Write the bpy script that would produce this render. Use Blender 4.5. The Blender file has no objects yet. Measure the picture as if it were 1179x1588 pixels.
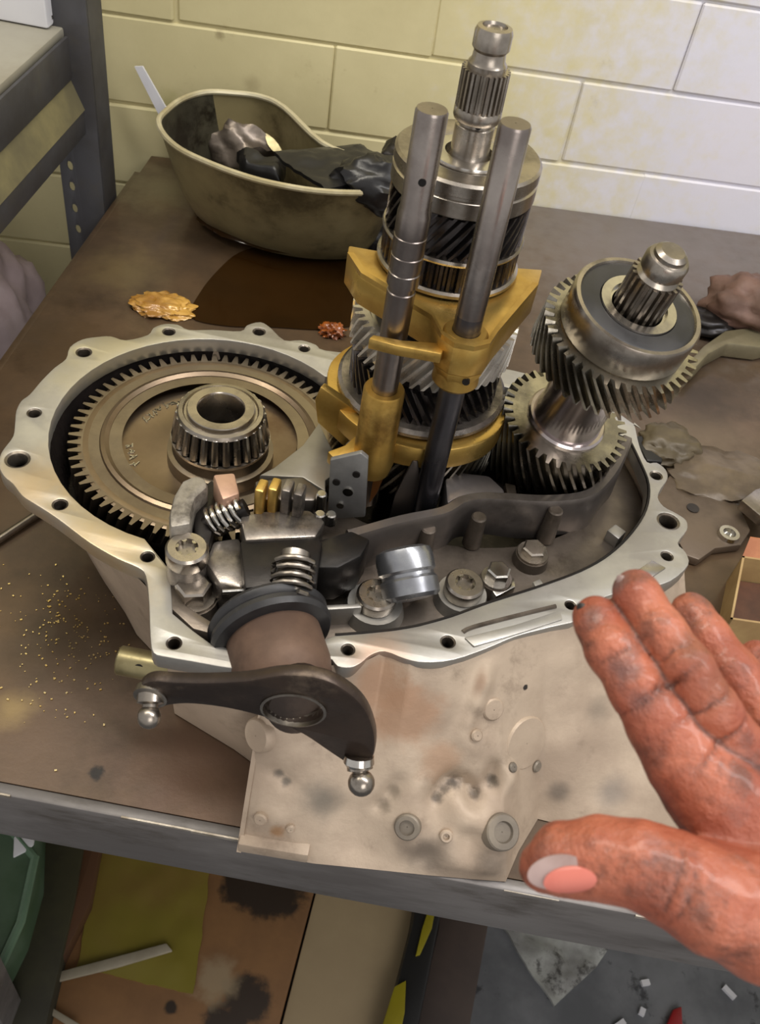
import bpy, bmesh, math, random
from mathutils import Vector, Matrix, noise
from mathutils.bvhtree import BVHTree
random.seed(7)
C = bpy.context.scene.collection
S = bpy.context.scene
# ------------------------------------------------------------------ camera
FPX, PIT, ROL, CAMH = 1433.0, math.radians(45.7), math.atan2(261, 1376), 0.5943
fw = Vector((0, math.cos(PIT), -math.sin(PIT)))
up0 = Vector((0, math.sin(PIT), math.cos(PIT)))
rt = Vector((1, 0, 0)) * math.cos(ROL) + up0 * math.sin(ROL)
upv = Vector((1, 0, 0)) * -math.sin(ROL) + up0 * math.cos(ROL)
cam = bpy.data.objects.new('camera', bpy.data.cameras.new('camera'))
C.objects.link(cam)
m = Matrix((rt, upv, -fw)).transposed().to_4x4()
m.translation = Vector((0, 0, CAMH))
cam.matrix_world = m
cam.data.sensor_fit = 'HORIZONTAL'; cam.data.sensor_width = 36.0
cam.data.lens = FPX / 1179 * 36.0
cam.data.clip_start = 0.01
cam.data.dof.use_dof = True
cam.data.dof.focus_distance = 0.68
cam.data.dof.aperture_fstop = 26.0
S.camera = cam
# ------------------------------------------------------------------ world, lamps, exposure
S.view_settings.view_transform = 'Standard'; S.view_settings.look = 'None'
S.view_settings.gamma = 1.0; S.view_settings.use_curve_mapping = False
S.view_settings.exposure = 0.18
w = bpy.data.worlds.new('world'); S.world = w; w.use_nodes = True
wn = w.node_tree.nodes
wn['Background'].inputs[0].default_value = (0.62, 0.60, 0.58, 1)
wn['Background'].inputs[1].default_value = 0.85
def area(name, loc, target, sx, sy, power, col):
    l = bpy.data.lights.new(name, 'AREA'); l.shape = 'RECTANGLE'; l.size = sx; l.size_y = sy
    l.energy = power; l.color = col
    o = bpy.data.objects.new(name, l); C.objects.link(o)
    o.location = loc
    o.rotation_euler = (Vector(target) - Vector(loc)).to_track_quat('-Z', 'Y').to_euler()
    return o
def spot(name, loc, target, power, ang, blend, col, rad=0.02):
    l = bpy.data.lights.new(name, 'SPOT'); l.energy = power; l.spot_size = math.radians(ang)
    l.spot_blend = blend; l.color = col; l.shadow_soft_size = rad
    o = bpy.data.objects.new(name, l); C.objects.link(o); o.location = loc
    o.rotation_euler = (Vector(target) - Vector(loc)).to_track_quat('-Z', 'Y').to_euler()
    return o
area('tube_lamp_left', (-0.55, 0.55, 1.75), (-0.1, 0.7, 0), 0.25, 1.3, 13, (1.0, 0.93, 0.80))
area('tube_lamp_right', (0.75, 0.35, 1.65), (0.1, 0.5, 0), 0.25, 1.3, 16, (1.0, 0.97, 0.95))
area('front_area_light', (0.9, -1.4, 1.2), (0.1, 0.5, 0.0), 1.2, 1.2, 14, (1.0, 0.95, 0.90))  # broad area light out of view, behind the camera
spot('added_cool_spot', (0.95, 0.30, 0.75), (0.47, 1.22, 0.17), 9, 42, 0.35, (0.78, 0.84, 1.0), 0.03)  # unseen spot added to cool the right end of the wall
spot('added_orange_spot', (0.95, 0.2, 0.7), (0.385, 1.25, 0.13), 2.2, 9, 0.8, (1.0, 0.45, 0.2), 0.02)  # unseen spot added for the warm reflected streak on the wall

# ------------------------------------------------------------------ pixel-measure helpers (surveying the photo)
def ray(u, v):
    return rt * ((u - 589.5) / FPX) - upv * ((v - 794) / FPX) + fw
def P(u, v, z):
    d = ray(u, v); return Vector((0, 0, CAMH)) + d * ((z - CAMH) / d.z)
def Y(u, v, y):
    d = ray(u, v); return Vector((0, 0, CAMH)) + d * (y / d.y)
def D(u, v, dep):
    return Vector((0, 0, CAMH)) + ray(u, v) * dep
V = Vector
# ------------------------------------------------------------------ object helpers
def tag(o, label=None, cat=None, group=None, kind=None):
    if label: o['label'] = label
    if cat: o['category'] = cat
    if group: o['group'] = group
    if kind: o['kind'] = kind
    return o
def thing(name, loc, label, cat, group=None):
    o = bpy.data.objects.new(name, None); C.objects.link(o); o.location = loc
    o.empty_display_size = 0.02; o['worg'] = list(loc)
    return tag(o, label, cat, group)
def worg(o):
    return Vector(o['worg']) if o is not None else Vector((0, 0, 0))
class MB:
    def __init__(s): s.v = []; s.f = []
    def add(s, vs, fs):
        b = len(s.v); s.v += [Vector(x) for x in vs]; s.f += [tuple(i + b for i in q) for q in fs]; return s
    def box(s, c, size, rot=None, bev=0.0):
        bm = bmesh.new(); bmesh.ops.create_cube(bm, size=1.0)
        for q in bm.verts: q.co = Vector((q.co.x * size[0], q.co.y * size[1], q.co.z * size[2]))
        if bev > 0: bmesh.ops.bevel(bm, geom=bm.edges[:], offset=bev, segments=2, affect='EDGES', profile=0.5)
        M = rot.to_4x4() if rot is not None else Matrix.Identity(4)
        return s.bm(bm, Matrix.Translation(Vector(c)) @ M)
    def bm(s, bm, M=Matrix.Identity(4)):
        bm.verts.index_update()
        s.add([M @ q.co for q in bm.verts], [[q.index for q in f.verts] for f in bm.faces]); bm.free(); return s
    def lathe(s, prof, M, seg=40, cap0=True, cap1=True, a0=0.0, a1=2 * math.pi):
        full = abs(a1 - a0 - 2 * math.pi) < 1e-6
        n = seg if full else seg + 1
        vs = []; fs = []
        for r, z in prof:
            for i in range(n):
                a = a0 + (a1 - a0) * i / seg
                vs.append(M @ Vector((r * math.cos(a), r * math.sin(a), z)))
        for k in range(len(prof) - 1):
            for i in range(seg):
                j = (i + 1) % n
                fs.append((k * n + i, k * n + j, (k + 1) * n + j, (k + 1) * n + i))
        if full:
            if cap0: fs.append(tuple(reversed(range(n))))
            if cap1: fs.append(tuple(range((len(prof) - 1) * n, len(prof) * n)))
        return s.add(vs, fs)
    def cyl(s, a, b, r0, r1=None, seg=24, bev=0.0):
        a = Vector(a); b = Vector(b); r1 = r0 if r1 is None else r1
        M = Matrix.Translation(a) @ (b - a).to_track_quat('Z', 'Y').to_matrix().to_4x4(); L = (b - a).length
        pr = [(r0, 0), (r1, L)] if bev == 0 else [(r0 - bev, 0), (r0, bev), (r1, L - bev), (r1 - bev, L)]
        return s.lathe(pr, M, seg)
    def tube(s, pts, r, seg=8):
        pts = [Vector(p) for p in pts]; n = len(pts); vs = []; fs = []
        for i, p in enumerate(pts):
            t = (pts[min(i + 1, n - 1)] - pts[max(i - 1, 0)]).normalized()
            a = t.orthogonal() if abs(t.z) > 0.95 else t.cross(Vector((0, 0, 1)))
            a.normalize(); b = t.cross(a); rr = r[i] if isinstance(r, (list, tuple)) else r
            for k in range(seg):
                g = 2 * math.pi * k / seg; vs.append(p + a * rr * math.cos(g) + b * rr * math.sin(g))
        for i in range(n - 1):
            for k in range(seg):
                q = (k + 1) % seg; fs.append((i * seg + k, i * seg + q, (i + 1) * seg + q, (i + 1) * seg + k))
        fs.append(tuple(reversed(range(seg)))); fs.append(tuple(range((n - 1) * seg, n * seg)))
        return s.add(vs, fs)
    def prism(s, pts, off):
        """solid between the outline pts (3-D, planar) and the outline moved by off (vector, or per-point list)"""
        n = len(pts); a = [Vector(p) for p in pts]
        b = [p + (off if isinstance(off, Vector) else off[i]) for i, p in enumerate(a)]
        fs = [tuple(reversed(range(n))), tuple(range(n, 2 * n))] + [(i, (i + 1) % n, n + (i + 1) % n, n + i) for i in range(n)]
        return s.add(a + b, fs)
    def ball(s, c, r, seg=20, sc=(1, 1, 1)):
        bm = bmesh.new(); bmesh.ops.create_uvsphere(bm, u_segments=seg, v_segments=seg // 2, radius=r)
        return s.bm(bm, Matrix.Translation(Vector(c)) @ Matrix.Diagonal((*sc, 1)))
    def build(s, name, mat, parent=None, ang=35, bevel=0.0, kind=None):
        lo = Vector((min(q.x for q in s.v), min(q.y for q in s.v), min(q.z for q in s.v)))
        hi = Vector((max(q.x for q in s.v), max(q.y for q in s.v), max(q.z for q in s.v)))
        org = Vector(((lo.x + hi.x) / 2, (lo.y + hi.y) / 2, lo.z))
        me = bpy.data.meshes.new(name); me.from_pydata([q - org for q in s.v], [], s.f); me.update()
        bm = bmesh.new(); bm.from_mesh(me); bmesh.ops.recalc_face_normals(bm, faces=bm.faces[:])
        if bevel > 0:
            ed = [e for e in bm.edges if len(e.link_faces) == 2 and e.calc_face_angle(0) > math.radians(40)]
            try: bmesh.ops.bevel(bm, geom=ed, offset=bevel, segments=2, affect='EDGES', profile=0.5, clamp_overlap=True)
            except Exception: pass
        bm.to_mesh(me); bm.free()
        return finish(me, name, mat, parent, org, ang, kind)
def finish(me, name, mat, parent, org, ang=35, kind=None):
    me.materials.clear(); me.materials.append(mat)
    me.polygons.foreach_set('use_smooth', [True] * len(me.polygons))
    me.set_sharp_from_angle(angle=math.radians(ang)); me.update()
    o = bpy.data.objects.new(name, me); C.objects.link(o); o['worg'] = list(org)
    o.location = org - worg(parent)
    if parent is not None: o.parent = parent
    if kind: o['kind'] = kind
    return o
def rotz(o, a): o.rotation_euler.z = a
def axisM(base, d):
    return Matrix.Translation(Vector(base)) @ Vector(d).to_track_quat('Z', 'Y').to_matrix().to_4x4()
def TZ(x, y, z=0): return Matrix.Translation(Vector((x, y, z)))
def smooth(pts, n=4, closed=True):
    """Catmull-Rom through points (any dimension)"""
    out = []; N = len(pts); pts = [Vector(p) for p in pts]
    for i in range(N if closed else N - 1):
        g = (lambda k: pts[k % N]) if closed else (lambda k: pts[min(max(k, 0), N - 1)])
        a, b, c, d = g(i - 1), g(i), g(i + 1), g(i + 2)
        for k in range(n):
            t = k / n
            out.append(0.5 * ((2 * b) + (c - a) * t + (2 * a - 5 * b + 4 * c - d) * t * t + (3 * b - a - 3 * c + d) * t ** 3))
    if not closed: out.append(pts[-1])
    return out
def circ(cx, cy, r, n=24, ry=None, a=0.0):
    ry = ry or r; o = []
    for i in range(n):
        t = 2 * math.pi * i / n; x, y = r * math.cos(t), ry * math.sin(t)
        o.append(Vector((cx + x * math.cos(a) - y * math.sin(a), cy + x * math.sin(a) + y * math.cos(a))))
    return o
def plate(name, outer, holes, thick, bev, mat, parent, M=Matrix.Identity(4), ang=35):
    """2-D outline with holes, filled and extruded (local z from 0 to thick), moved by M"""
    cu = bpy.data.curves.new('tmp', 'CURVE'); cu.dimensions = '2D'; cu.fill_mode = 'BOTH'
    cu.extrude = max(thick / 2 - bev, 1e-5); cu.bevel_depth = bev; cu.bevel_resolution = 1; cu.offset = -bev
    for pts in [outer] + list(holes):
        sp = cu.splines.new('POLY'); sp.points.add(len(pts) - 1); sp.use_cyclic_u = True
        for i, q in enumerate(pts): sp.points[i].co = (q[0], q[1], 0, 1)
    to = bpy.data.objects.new('tmp', cu); C.objects.link(to)
    dg = bpy.context.evaluated_depsgraph_get(); dg.update()
    me = bpy.data.meshes.new_from_object(to.evaluated_get(dg)); bpy.data.objects.remove(to); bpy.data.curves.remove(cu)
    MM = M @ TZ(0, 0, thick / 2)
    vs = [MM @ q.co for q in me.vertices]
    org = Vector((sum(q.x for q in vs) / len(vs), sum(q.y for q in vs) / len(vs), min(q.z for q in vs)))
    for q, co in zip(me.vertices, vs): q.co = co - org
    bm = bmesh.new(); bm.from_mesh(me); bmesh.ops.remove_doubles(bm, verts=bm.verts[:], dist=1e-6)
    bmesh.ops.recalc_face_normals(bm, faces=bm.faces[:]); bm.to_mesh(me); bm.free()
    me.name = name
    return finish(me, name, mat, parent, org, ang)
def gear_mesh(mb, M, rr, rt_, z0, z1, n, twist=0.0, bore=0.005, K=5, w0=0.30, w1=0.14, dish=0.0):
    """toothed ring: n teeth, twist in radians from z0 to z1"""
    prof = []
    for i in range(n):
        for r, a in ((rr, -w0), (rt_, -w1), (rt_, w1), (rr, w0)): prof.append((r, (i + 0.5 + a) * 2 * math.pi / n))
    N = len(prof); vs = []; fs = []
    for k in range(K + 1):
        t = k / K
        for r, a in prof:
            vs.append(M @ Vector((r * math.cos(a + twist * t), r * math.sin(a + twist * t), z0 + (z1 - z0) * t)))
    for k in range(K):
        for i in range(N):
            j = (i + 1) % N; fs.append((k * N + i, k * N + j, (k + 1) * N + j, (k + 1) * N + i))
    rin = rr - (rt_ - rr) * 0.7
    for k, z in ((0, z0), (K, z1)):
        zd = z - dish if k else z + dish
        b0 = len(vs); tw = twist * k / K
        for r, a in prof: vs.append(M @ Vector((rin * math.cos(a + tw), rin * math.sin(a + tw), z)))
        b1 = len(vs)
        for r, a in prof: vs.append(M @ Vector(((rin - 0.002) * math.cos(a + tw), (rin - 0.002) * math.sin(a + tw), zd)))
        b2 = len(vs)
        for r, a in prof: vs.append(M @ Vector((bore * math.cos(a + tw), bore * math.sin(a + tw), zd)))
        for i in range(N):
            j = (i + 1) % N
            fs += [(k * N + i, k * N + j, b0 + j, b0 + i), (b0 + i, b0 + j, b1 + j, b1 + i), (b1 + i, b1 + j, b2 + j, b2 + i)]
    mb.add(vs, fs); return mb

# ------------------------------------------------------------------ materials
def lin(c):
    return tuple((x / 255 / 12.92) if x / 255 <= 0.04045 else ((x / 255 + 0.055) / 1.055) ** 2.4 for x in c) + (1.0,)
def material(name, c1, c2, rough=(0.4, 0.6), metal=0.0, scale=12.0, bump=0.1, bscale=60.0, dirt=None, dcol=(20, 16, 12),
             spots=(), spec=0.5, coat=0.0, sss=0.0, ramp=(0.35, 0.65), stretch=None, trans=0.0, grime_shade=None):
    mt = bpy.data.materials.new(name); mt.use_nodes = True; nt = mt.node_tree; N = nt.nodes; L = nt.links
    b = N['Principled BSDF']
    geo = N.new('ShaderNodeNewGeometry'); pos = geo.outputs['Position']
    if stretch:
        mp = N.new('ShaderNodeMapping'); mp.inputs['Scale'].default_value = stretch; L.new(pos, mp.inputs['Vector']); pos2 = mp.outputs[0]
    else: pos2 = pos
    def nz(sc, det=6, rg=0.6):
        n = N.new('ShaderNodeTexNoise'); n.inputs['Scale'].default_value = sc; n.inputs['Detail'].default_value = det
        n.inputs['Roughness'].default_value = rg; L.new(pos2, n.inputs['Vector']); return n
    def rng(src, a, bb, c=0.0, d=1.0):
        r = N.new('ShaderNodeMapRange'); r.interpolation_type = 'SMOOTHSTEP'
        for k, val in zip((1, 2, 3, 4), (a, bb, c, d)): r.inputs[k].default_value = val
        L.new(src, r.inputs[0]); return r.outputs[0]
    def mix(fac, A, B):
        x = N.new('ShaderNodeMix'); x.data_type = 'RGBA'
        if fac is not None: L.new(fac, x.inputs[0])
        for val, sock in ((A, x.inputs[6]), (B, x.inputs[7])):
            if isinstance(val, tuple): sock.default_value = val
            else: L.new(val, sock)
        return x.outputs[2]
    n1 = nz(scale)
    col = mix(rng(n1.outputs[0], *ramp), lin(c1), lin(c2))
    if dirt:
        n2 = nz(dirt[0], 8, 0.7); col = mix(rng(n2.outputs[0], dirt[1], dirt[2], 0, dirt[3] if len(dirt) > 3 else 1.0), col, lin(dcol))
    rsrc = rng(n1.outputs[0], 0.3, 0.7, rough[0], rough[1])
    if spots:
        ndA = nz(45.0, 4, 0.6); ndB = nz(190.0, 4, 0.65)
        for sp in spots:
            c, r, cc, soft = sp[:4]; amt = sp[4] if len(sp) > 4 else 1.0; sc3 = sp[5] if len(sp) > 5 else (1, 1, 1)
            nd = ndB if r < .009 else ndA
            su = N.new('ShaderNodeVectorMath'); su.operation = 'SUBTRACT'; L.new(pos, su.inputs[0]); su.inputs[1].default_value = c
            mu = N.new('ShaderNodeVectorMath'); mu.operation = 'MULTIPLY'; L.new(su.outputs[0], mu.inputs[0]); mu.inputs[1].default_value = sc3
            ln = N.new('ShaderNodeVectorMath'); ln.operation = 'LENGTH'; L.new(mu.outputs[0], ln.inputs[0])
            ma = N.new('ShaderNodeMath'); ma.operation = 'MULTIPLY_ADD'; L.new(nd.outputs[0], ma.inputs[0]); ma.inputs[1].default_value = r * 1.2
            L.new(ln.outputs['Value'], ma.inputs[2])
            fac = rng(ma.outputs[0], r * (1.6 - soft * 1.0), r * (1.6 + soft * 0.3), amt, 0.0)
            col = mix(fac, col, lin(cc))
    if grime_shade:
        at_ = N.new('ShaderNodeAttribute'); at_.attribute_name = 'grime_shade'; col = mix(at_.outputs['Fac'], col, lin(grime_shade))
    L.new(col, b.inputs['Base Color']); L.new(rsrc, b.inputs['Roughness'])
    b.inputs['Metallic'].default_value = metal; b.inputs['Specular IOR Level'].default_value = spec
    b.inputs['Coat Weight'].default_value = coat; b.inputs['Coat Roughness'].default_value = 0.12
    if sss:
        b.inputs['Subsurface Weight'].default_value = sss; b.inputs['Subsurface Radius'].default_value = (1.0, 0.3, 0.15)
        b.inputs['Subsurface Scale'].default_value = 0.004
    if trans: b.inputs['Transmission Weight'].default_value = trans
    if bump:
        nb = nz(bscale, 5, 0.65); bp = N.new('ShaderNodeBump'); bp.inputs['Strength'].default_value = bump
        bp.inputs['Distance'].default_value = 0.002; L.new(nb.outputs[0], bp.inputs['Height']); L.new(bp.outputs[0], b.inputs['Normal'])
    return mt
T = tuple
STEEL = material('worn_steel', (178, 170, 160), (132, 125, 116), (0.22, 0.38), 1.0, 30, 0.05, 200, dirt=(18, 0.55, 0.75, 0.6), dcol=(70, 60, 50))
ROD = material('ground_rod_steel', (170, 162, 156), (132, 124, 120), (0.2, 0.33), 1.0, 14, 0.03, 300, dirt=(10, 0.5, 0.75, 0.5), dcol=(84, 70, 64))
DARKROD = material('blued_rod_steel', (70, 70, 76), (92, 90, 94), (0.22, 0.36), 0.9, 14, 0.03, 200)
BRIGHT = material('bright_steel', (205, 202, 196), (165, 160, 154), (0.16, 0.3), 1.0, 30, 0.04, 200)
GEARM = material('oily_gear_steel', (182, 177, 164), (142, 137, 126), (0.16, 0.3), 1.0, 40, 0.04, 150, dirt=(25, 0.5, 0.7, 0.7), dcol=(40, 34, 30))
GEARD = material('dark_oily_gear_steel', (104, 99, 98), (66, 62, 62), (0.14, 0.3), 0.9, 40, 0.05, 150)
RING = material('ring_gear_steel', (152, 140, 122), (128, 117, 102), (0.3, 0.42), 0.95, 9, 0.04, 120, dirt=(6, 0.45, 0.7, 0.6), dcol=(92, 78, 62))
BRASS = material('fork_brass', (208, 174, 98), (180, 144, 72), (0.25, 0.42), 0.85, 22, 0.08, 90, dirt=(14, 0.52, 0.75, 0.75), dcol=(90, 58, 24))
BLACKM = material('black_oily_iron', (46, 42, 40), (26, 24, 23), (0.25, 0.5), 0.55, 25, 0.1, 90)
MECH = material('mechanism_steel', (158, 150, 142), (100, 94, 88), (0.22, 0.4), 0.75, 30, 0.1, 90, dirt=(22, 0.45, 0.65, 0.8), dcol=(34, 31, 30))
LEVERM = material('lever_pressed_steel', (74, 62, 54), (48, 40, 36), (0.3, 0.5), 0.6, 20, 0.12, 120, dirt=(18, 0.55, 0.7, 0.6), dcol=(110, 96, 82))
RUBBER = material('black_rubber', (30, 30, 32), (46, 45, 46), (0.3, 0.5), 0.0, 30, 0.06, 100)
DRUM = material('dusty_brown_iron', (112, 88, 72), (86, 66, 54), (0.55, 0.75), 0.2, 16, 0.12, 140, dirt=(12, 0.5, 0.7, 0.5), dcol=(60, 44, 36))
ALU = material('machined_aluminium', (190, 188, 182), (160, 156, 150), (0.32, 0.48), 0.75, 12, 0.05, 150, dirt=(16, 0.55, 0.75, 0.5), dcol=(120, 108, 92),
    spots=[(T(P(130, 850, .125)), .06, (196, 172, 126), 1.0, .75), (T(P(40, 760, .125)), .04, (196, 170, 126), 1.0, .6),  # creamy spots put warm light on the left flange into the colour
           (T(P(170, 535, .125)), .07, (186, 176, 142), 1.0, .7), (T(P(590, 1020, .125)), .022, (196, 160, 134), 1.0, .7)])
ALUD = material('oily_cast_aluminium', (118, 108, 98), (84, 76, 68), (0.3, 0.5), 0.6, 14, 0.14, 90, dirt=(18, 0.48, 0.68, 0.7), dcol=(52, 44, 36))
CAVITY = material('oily_casing_cavity', (52, 46, 44), (30, 27, 27), (0.2, 0.4), 0.5, 14, 0.1, 90)
PAINTB = material('oily_bench_steel', (98, 78, 58), (72, 57, 42), (0.28, 0.55), 0.25, 7, 0.12, 60, dirt=(9, 0.48, 0.7, 0.7), dcol=(52, 38, 24),
    spots=[(T(P(1000, 370, 0)), .26, (112, 104, 98), 1.0, .9, (0.6, 1, 1)), (T(P(255, 290, 0)), .07, (124, 116, 90), 1.0, .75), (T(P(190, 420, 0)), .05, (112, 96, 64), 1.0, .6), (T(P(120, 540, 0)), .06, (74, 56, 34), 1.0, .7),
           (T(P(100, 1010, 0)), .05, (54, 38, 16), 0.9, .8), (T(P(300, 1200, 0)), .07, (104, 80, 66), 1.0, .7), (T(P(60, 1140, 0)), .06, (98, 78, 62), 1.0, .7),
           (T(P(1090, 700, 0)), .08, (112, 96, 76), 1.0, .8), (T(P(1080, 610, 0)), .055, (50, 38, 24), 1.0, .9),
           (T(P(150, 1199, 0)), .006, (24, 18, 14), .5), (T(P(20, 1100, 0)), .018, (150, 128, 84), 1.0, .7)], coat=0.25)
LIP = material('scuffed_bench_lip', (126, 122, 120), (98, 94, 92), (0.4, 0.6), 0.4, 14, 0.12, 80, dirt=(20, 0.5, 0.7, 0.7), dcol=(66, 58, 48), stretch=(0.4, 1, 1.6))
WORN = material('worn_bright_edge', (190, 182, 170), (140, 130, 116), (0.3, 0.5), 0.7, 40, 0.1, 100)
RACKM = material('grey_rack_paint', (72, 72, 76), (60, 58, 58), (0.45, 0.6), 0.1, 10, 0.05, 80, dirt=(8, 0.5, 0.7, 0.5), dcol=(84, 78, 58))
RACKL = material('pale_rack_ledge', (128, 120, 84), (98, 92, 68), (0.5, 0.65), 0.1, 10, 0.05, 80)  # paler olive strip along the beam
BOARD = material('grey_shelf_board', (150, 146, 132), (130, 124, 108), (0.5, 0.7), 0.0, 6, 0.05, 60)
WALLP = material('cream_wall_paint', (208, 198, 154), (196, 186, 142), (0.5, 0.65), 0.0, 5, 0.25, 35, dirt=(14, 0.62, 0.75, 0.45), dcol=(150, 134, 92),
    spots=[(T(V((-.235, 1.177, .222))), .008, (120, 108, 84), .5, .9), (T(V((-.30, 1.168, .163))), .007, (140, 126, 90), .7, .7), (T(V((-.36, 1.16, .06))), .03, (158, 152, 92), .8, .6), (T(V((-.26, 1.173, .11))), .012, (150, 136, 100), .8, .5), (T(V((.46, 1.26, .16))), .40, (208, 206, 214), .8, 1.0, (1, 1, .6))])  # last spot: cool light on the right end, put into the colour
PINKP = material('pink_grey_film', (158, 142, 142), (134, 118, 118), (0.3, 0.5), 0.0, 9, 0.2, 30)
WHITE = material('white_card', (216, 216, 220), (200, 200, 206), (0.5, 0.6), 0.0, 6, 0.03, 60)
FLOORM = material('stained_grey_floor', (116, 118, 122), (86, 88, 92), (0.5, 0.75), 0.0, 6, 0.15, 40, dirt=(14, 0.58, 0.66, 0.8), dcol=(34, 34, 38))
PANM = material('dirty_tin_pan', (146, 134, 96), (116, 104, 72), (0.4, 0.6), 0.3, 9, 0.1, 60, dirt=(9, 0.5, 0.68, 0.8), dcol=(66, 56, 32), spots=[(T(P(590, 330, .05)), .07, (30, 24, 16), .8, .95), (T(P(320, 330, .03)), .03, (150, 132, 100), .9, .6)])  # dark spot at the right end paints oil stain and shading together
PANIN = material('oily_tin_pan_inside', (88, 84, 68), (60, 57, 46), (0.3, 0.5), 0.35, 9, 0.1, 60, dirt=(14, 0.5, 0.65, 0.9), dcol=(34, 28, 18))
BLACKC = material('black_oily_cloth', (28, 27, 28), (18, 17, 18), (0.25, 0.45), 0.0, 20, 0.2, 50)
OIL = material('dark_oil', (44, 26, 7), (32, 18, 4), (0.06, 0.1), 0.0, 5, 0.0, 60, spec=0.5)
FILM = material('crumpled_yellow_film', (206, 160, 80), (150, 104, 40), (0.15, 0.3), 0.1, 30, 0.2, 60, coat=.5)
ORANGE = material('orange_wet_scrap', (170, 92, 30), (120, 60, 18), (0.15, 0.3), 0.0, 30, 0.2, 60, coat=.5)
CARTON = material('tan_carton', (176, 150, 104), (150, 122, 82), (0.5, 0.7), 0.0, 12, 0.05, 60)
CARTIN = material('brown_carton_inside', (96, 62, 44), (70, 46, 34), (0.5, 0.7), 0.0, 16, 0.05, 60)
RUSTY = material('rusty_rag', (112, 84, 72), (84, 62, 50), (0.5, 0.75), 0.1, 14, 0.3, 40)
BELL = material('dusty_bell_casting', (178, 162, 140), (158, 142, 122), (0.45, 0.6), 0.25, 8, 0.12, 120, dirt=(11, 0.54, 0.72, 0.6), dcol=(112, 98, 82))
SKIN = material('grimy_skin', (196, 104, 74), (164, 76, 52), (0.28, 0.45), 0.0, 26, 0.35, 120, dirt=(42, 0.55, 0.72, 0.55), dcol=(92, 48, 36), sss=.12, coat=.25)
NAIL = material('pink_thumb_nail', (204, 118, 104), (190, 102, 90), (0.25, 0.35), 0.0, 30, 0.03, 60)
NAILE = material('grey_white_nail_edge', (168, 146, 142), (136, 112, 106), (0.3, 0.4), 0.0, 40, 0.1, 60)
GRIME = material('black_grime', (34, 28, 26), (22, 18, 17), (0.3, 0.5), 0.0, 30, 0.1, 60)
GREENT = material('green_tub', (62, 84, 58), (84, 104, 84), (0.35, 0.5), 0.0, 8, 0.05, 60)
YELLF = material('yellow_green_sheet', (122, 112, 44), (118, 96, 46), (0.35, 0.5), 0.0, 4, 0.15, 20)
KRAFT = material('oil_stained_cardboard', (140, 104, 66), (116, 82, 50), (0.5, 0.7), 0.0, 5, 0.05, 60)
BEIGE = material('beige_cardboard', (164, 146, 114), (150, 132, 102), (0.5, 0.7), 0.0, 4, 0.04, 60)
YEL = material('yellow_trim', (140, 130, 26), (116, 104, 20), (0.4, 0.5), 0.0, 8, 0.03, 60)
CASEB = material('black_case_plastic', (30, 30, 30), (20, 20, 21), (0.4, 0.55), 0.0, 12, 0.1, 80)
BROWNB = material('dark_brown_box', (72, 60, 54), (58, 48, 44), (0.5, 0.7), 0.0, 6, 0.05, 60)
DKWOOD = material('dark_green_batten', (60, 58, 40), (44, 42, 30), (0.5, 0.7), 0.0, 8, 0.1, 60)
REDM = material('red_plastic', (150, 30, 34), (130, 24, 28), (0.4, 0.5), 0.0, 8, 0.03, 60)
GOLD = material('brass_filings', (244, 226, 176), (220, 190, 120), (0.2, 0.3), 1.0, 30, 0.0, 60)

# ------------------------------------------------------------------ setting: floor, wall
fl = MB().box((0, 0.5, -.90), (5, 5, .1)).build('floor', FLOORM); tag(fl, kind='structure', label='grey concrete floor, stained, under the bench')
WA = .123
WM = Matrix.Translation(V((.1314, 1.222, 0))) @ Matrix.Rotation(WA, 4, 'Z')
wb = MB()
bmw = bmesh.new(); bmesh.ops.create_cube(bmw, size=1.0)
for q in bmw.verts: q.co = Vector((q.co.x * 3.6 - .2, q.co.y * .1 + .0508, q.co.z * 2.2 + .25))
wb.bm(bmw, WM); wall = wb.build('wall_back', WALLP); tag(wall, kind='structure', label='cream painted block wall behind the bench')
brick_me = []
def brick_mesh(L, Hh, seed):
    rd = random.Random(seed); bm = bmesh.new(); bmesh.ops.create_cube(bm, size=1.0)
    for q in bm.verts:
        q.co = Vector((q.co.x * L + rd.uniform(-.0015, .0015), q.co.y * .007, q.co.z * Hh + rd.uniform(-.0015, .0015)))
    bmesh.ops.bevel(bm, geom=bm.edges[:], offset=.0022, segments=1, affect='EDGES')
    me = bpy.data.meshes.new('brick'); bm.to_mesh(me); bm.free(); me.materials.append(WALLP)
    return me
CH, BL = .1075, .311
for k in range(5): brick_me.append(brick_mesh(BL - .0026, CH - .003, k))
wo = worg(wall)
for row in range(-4, 4):
    zb = .063 + (row) * CH
    off = -.177 if row % 2 else -.295
    for k in range(-3, 3):
        s0 = off + k * BL + random.uniform(-.004, .004)
        if s0 > .75: continue
        if row < -1 and s0 > -.5: continue
        o = bpy.data.objects.new('brick', random.choice(brick_me)); C.objects.link(o); o.parent = wall
        pos = WM @ Vector((s0 + BL / 2, random.uniform(-.001, .001), zb + CH / 2))
        o.location = pos - wo; o.rotation_euler = (0, 0, WA + random.uniform(-.003, .003))

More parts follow.
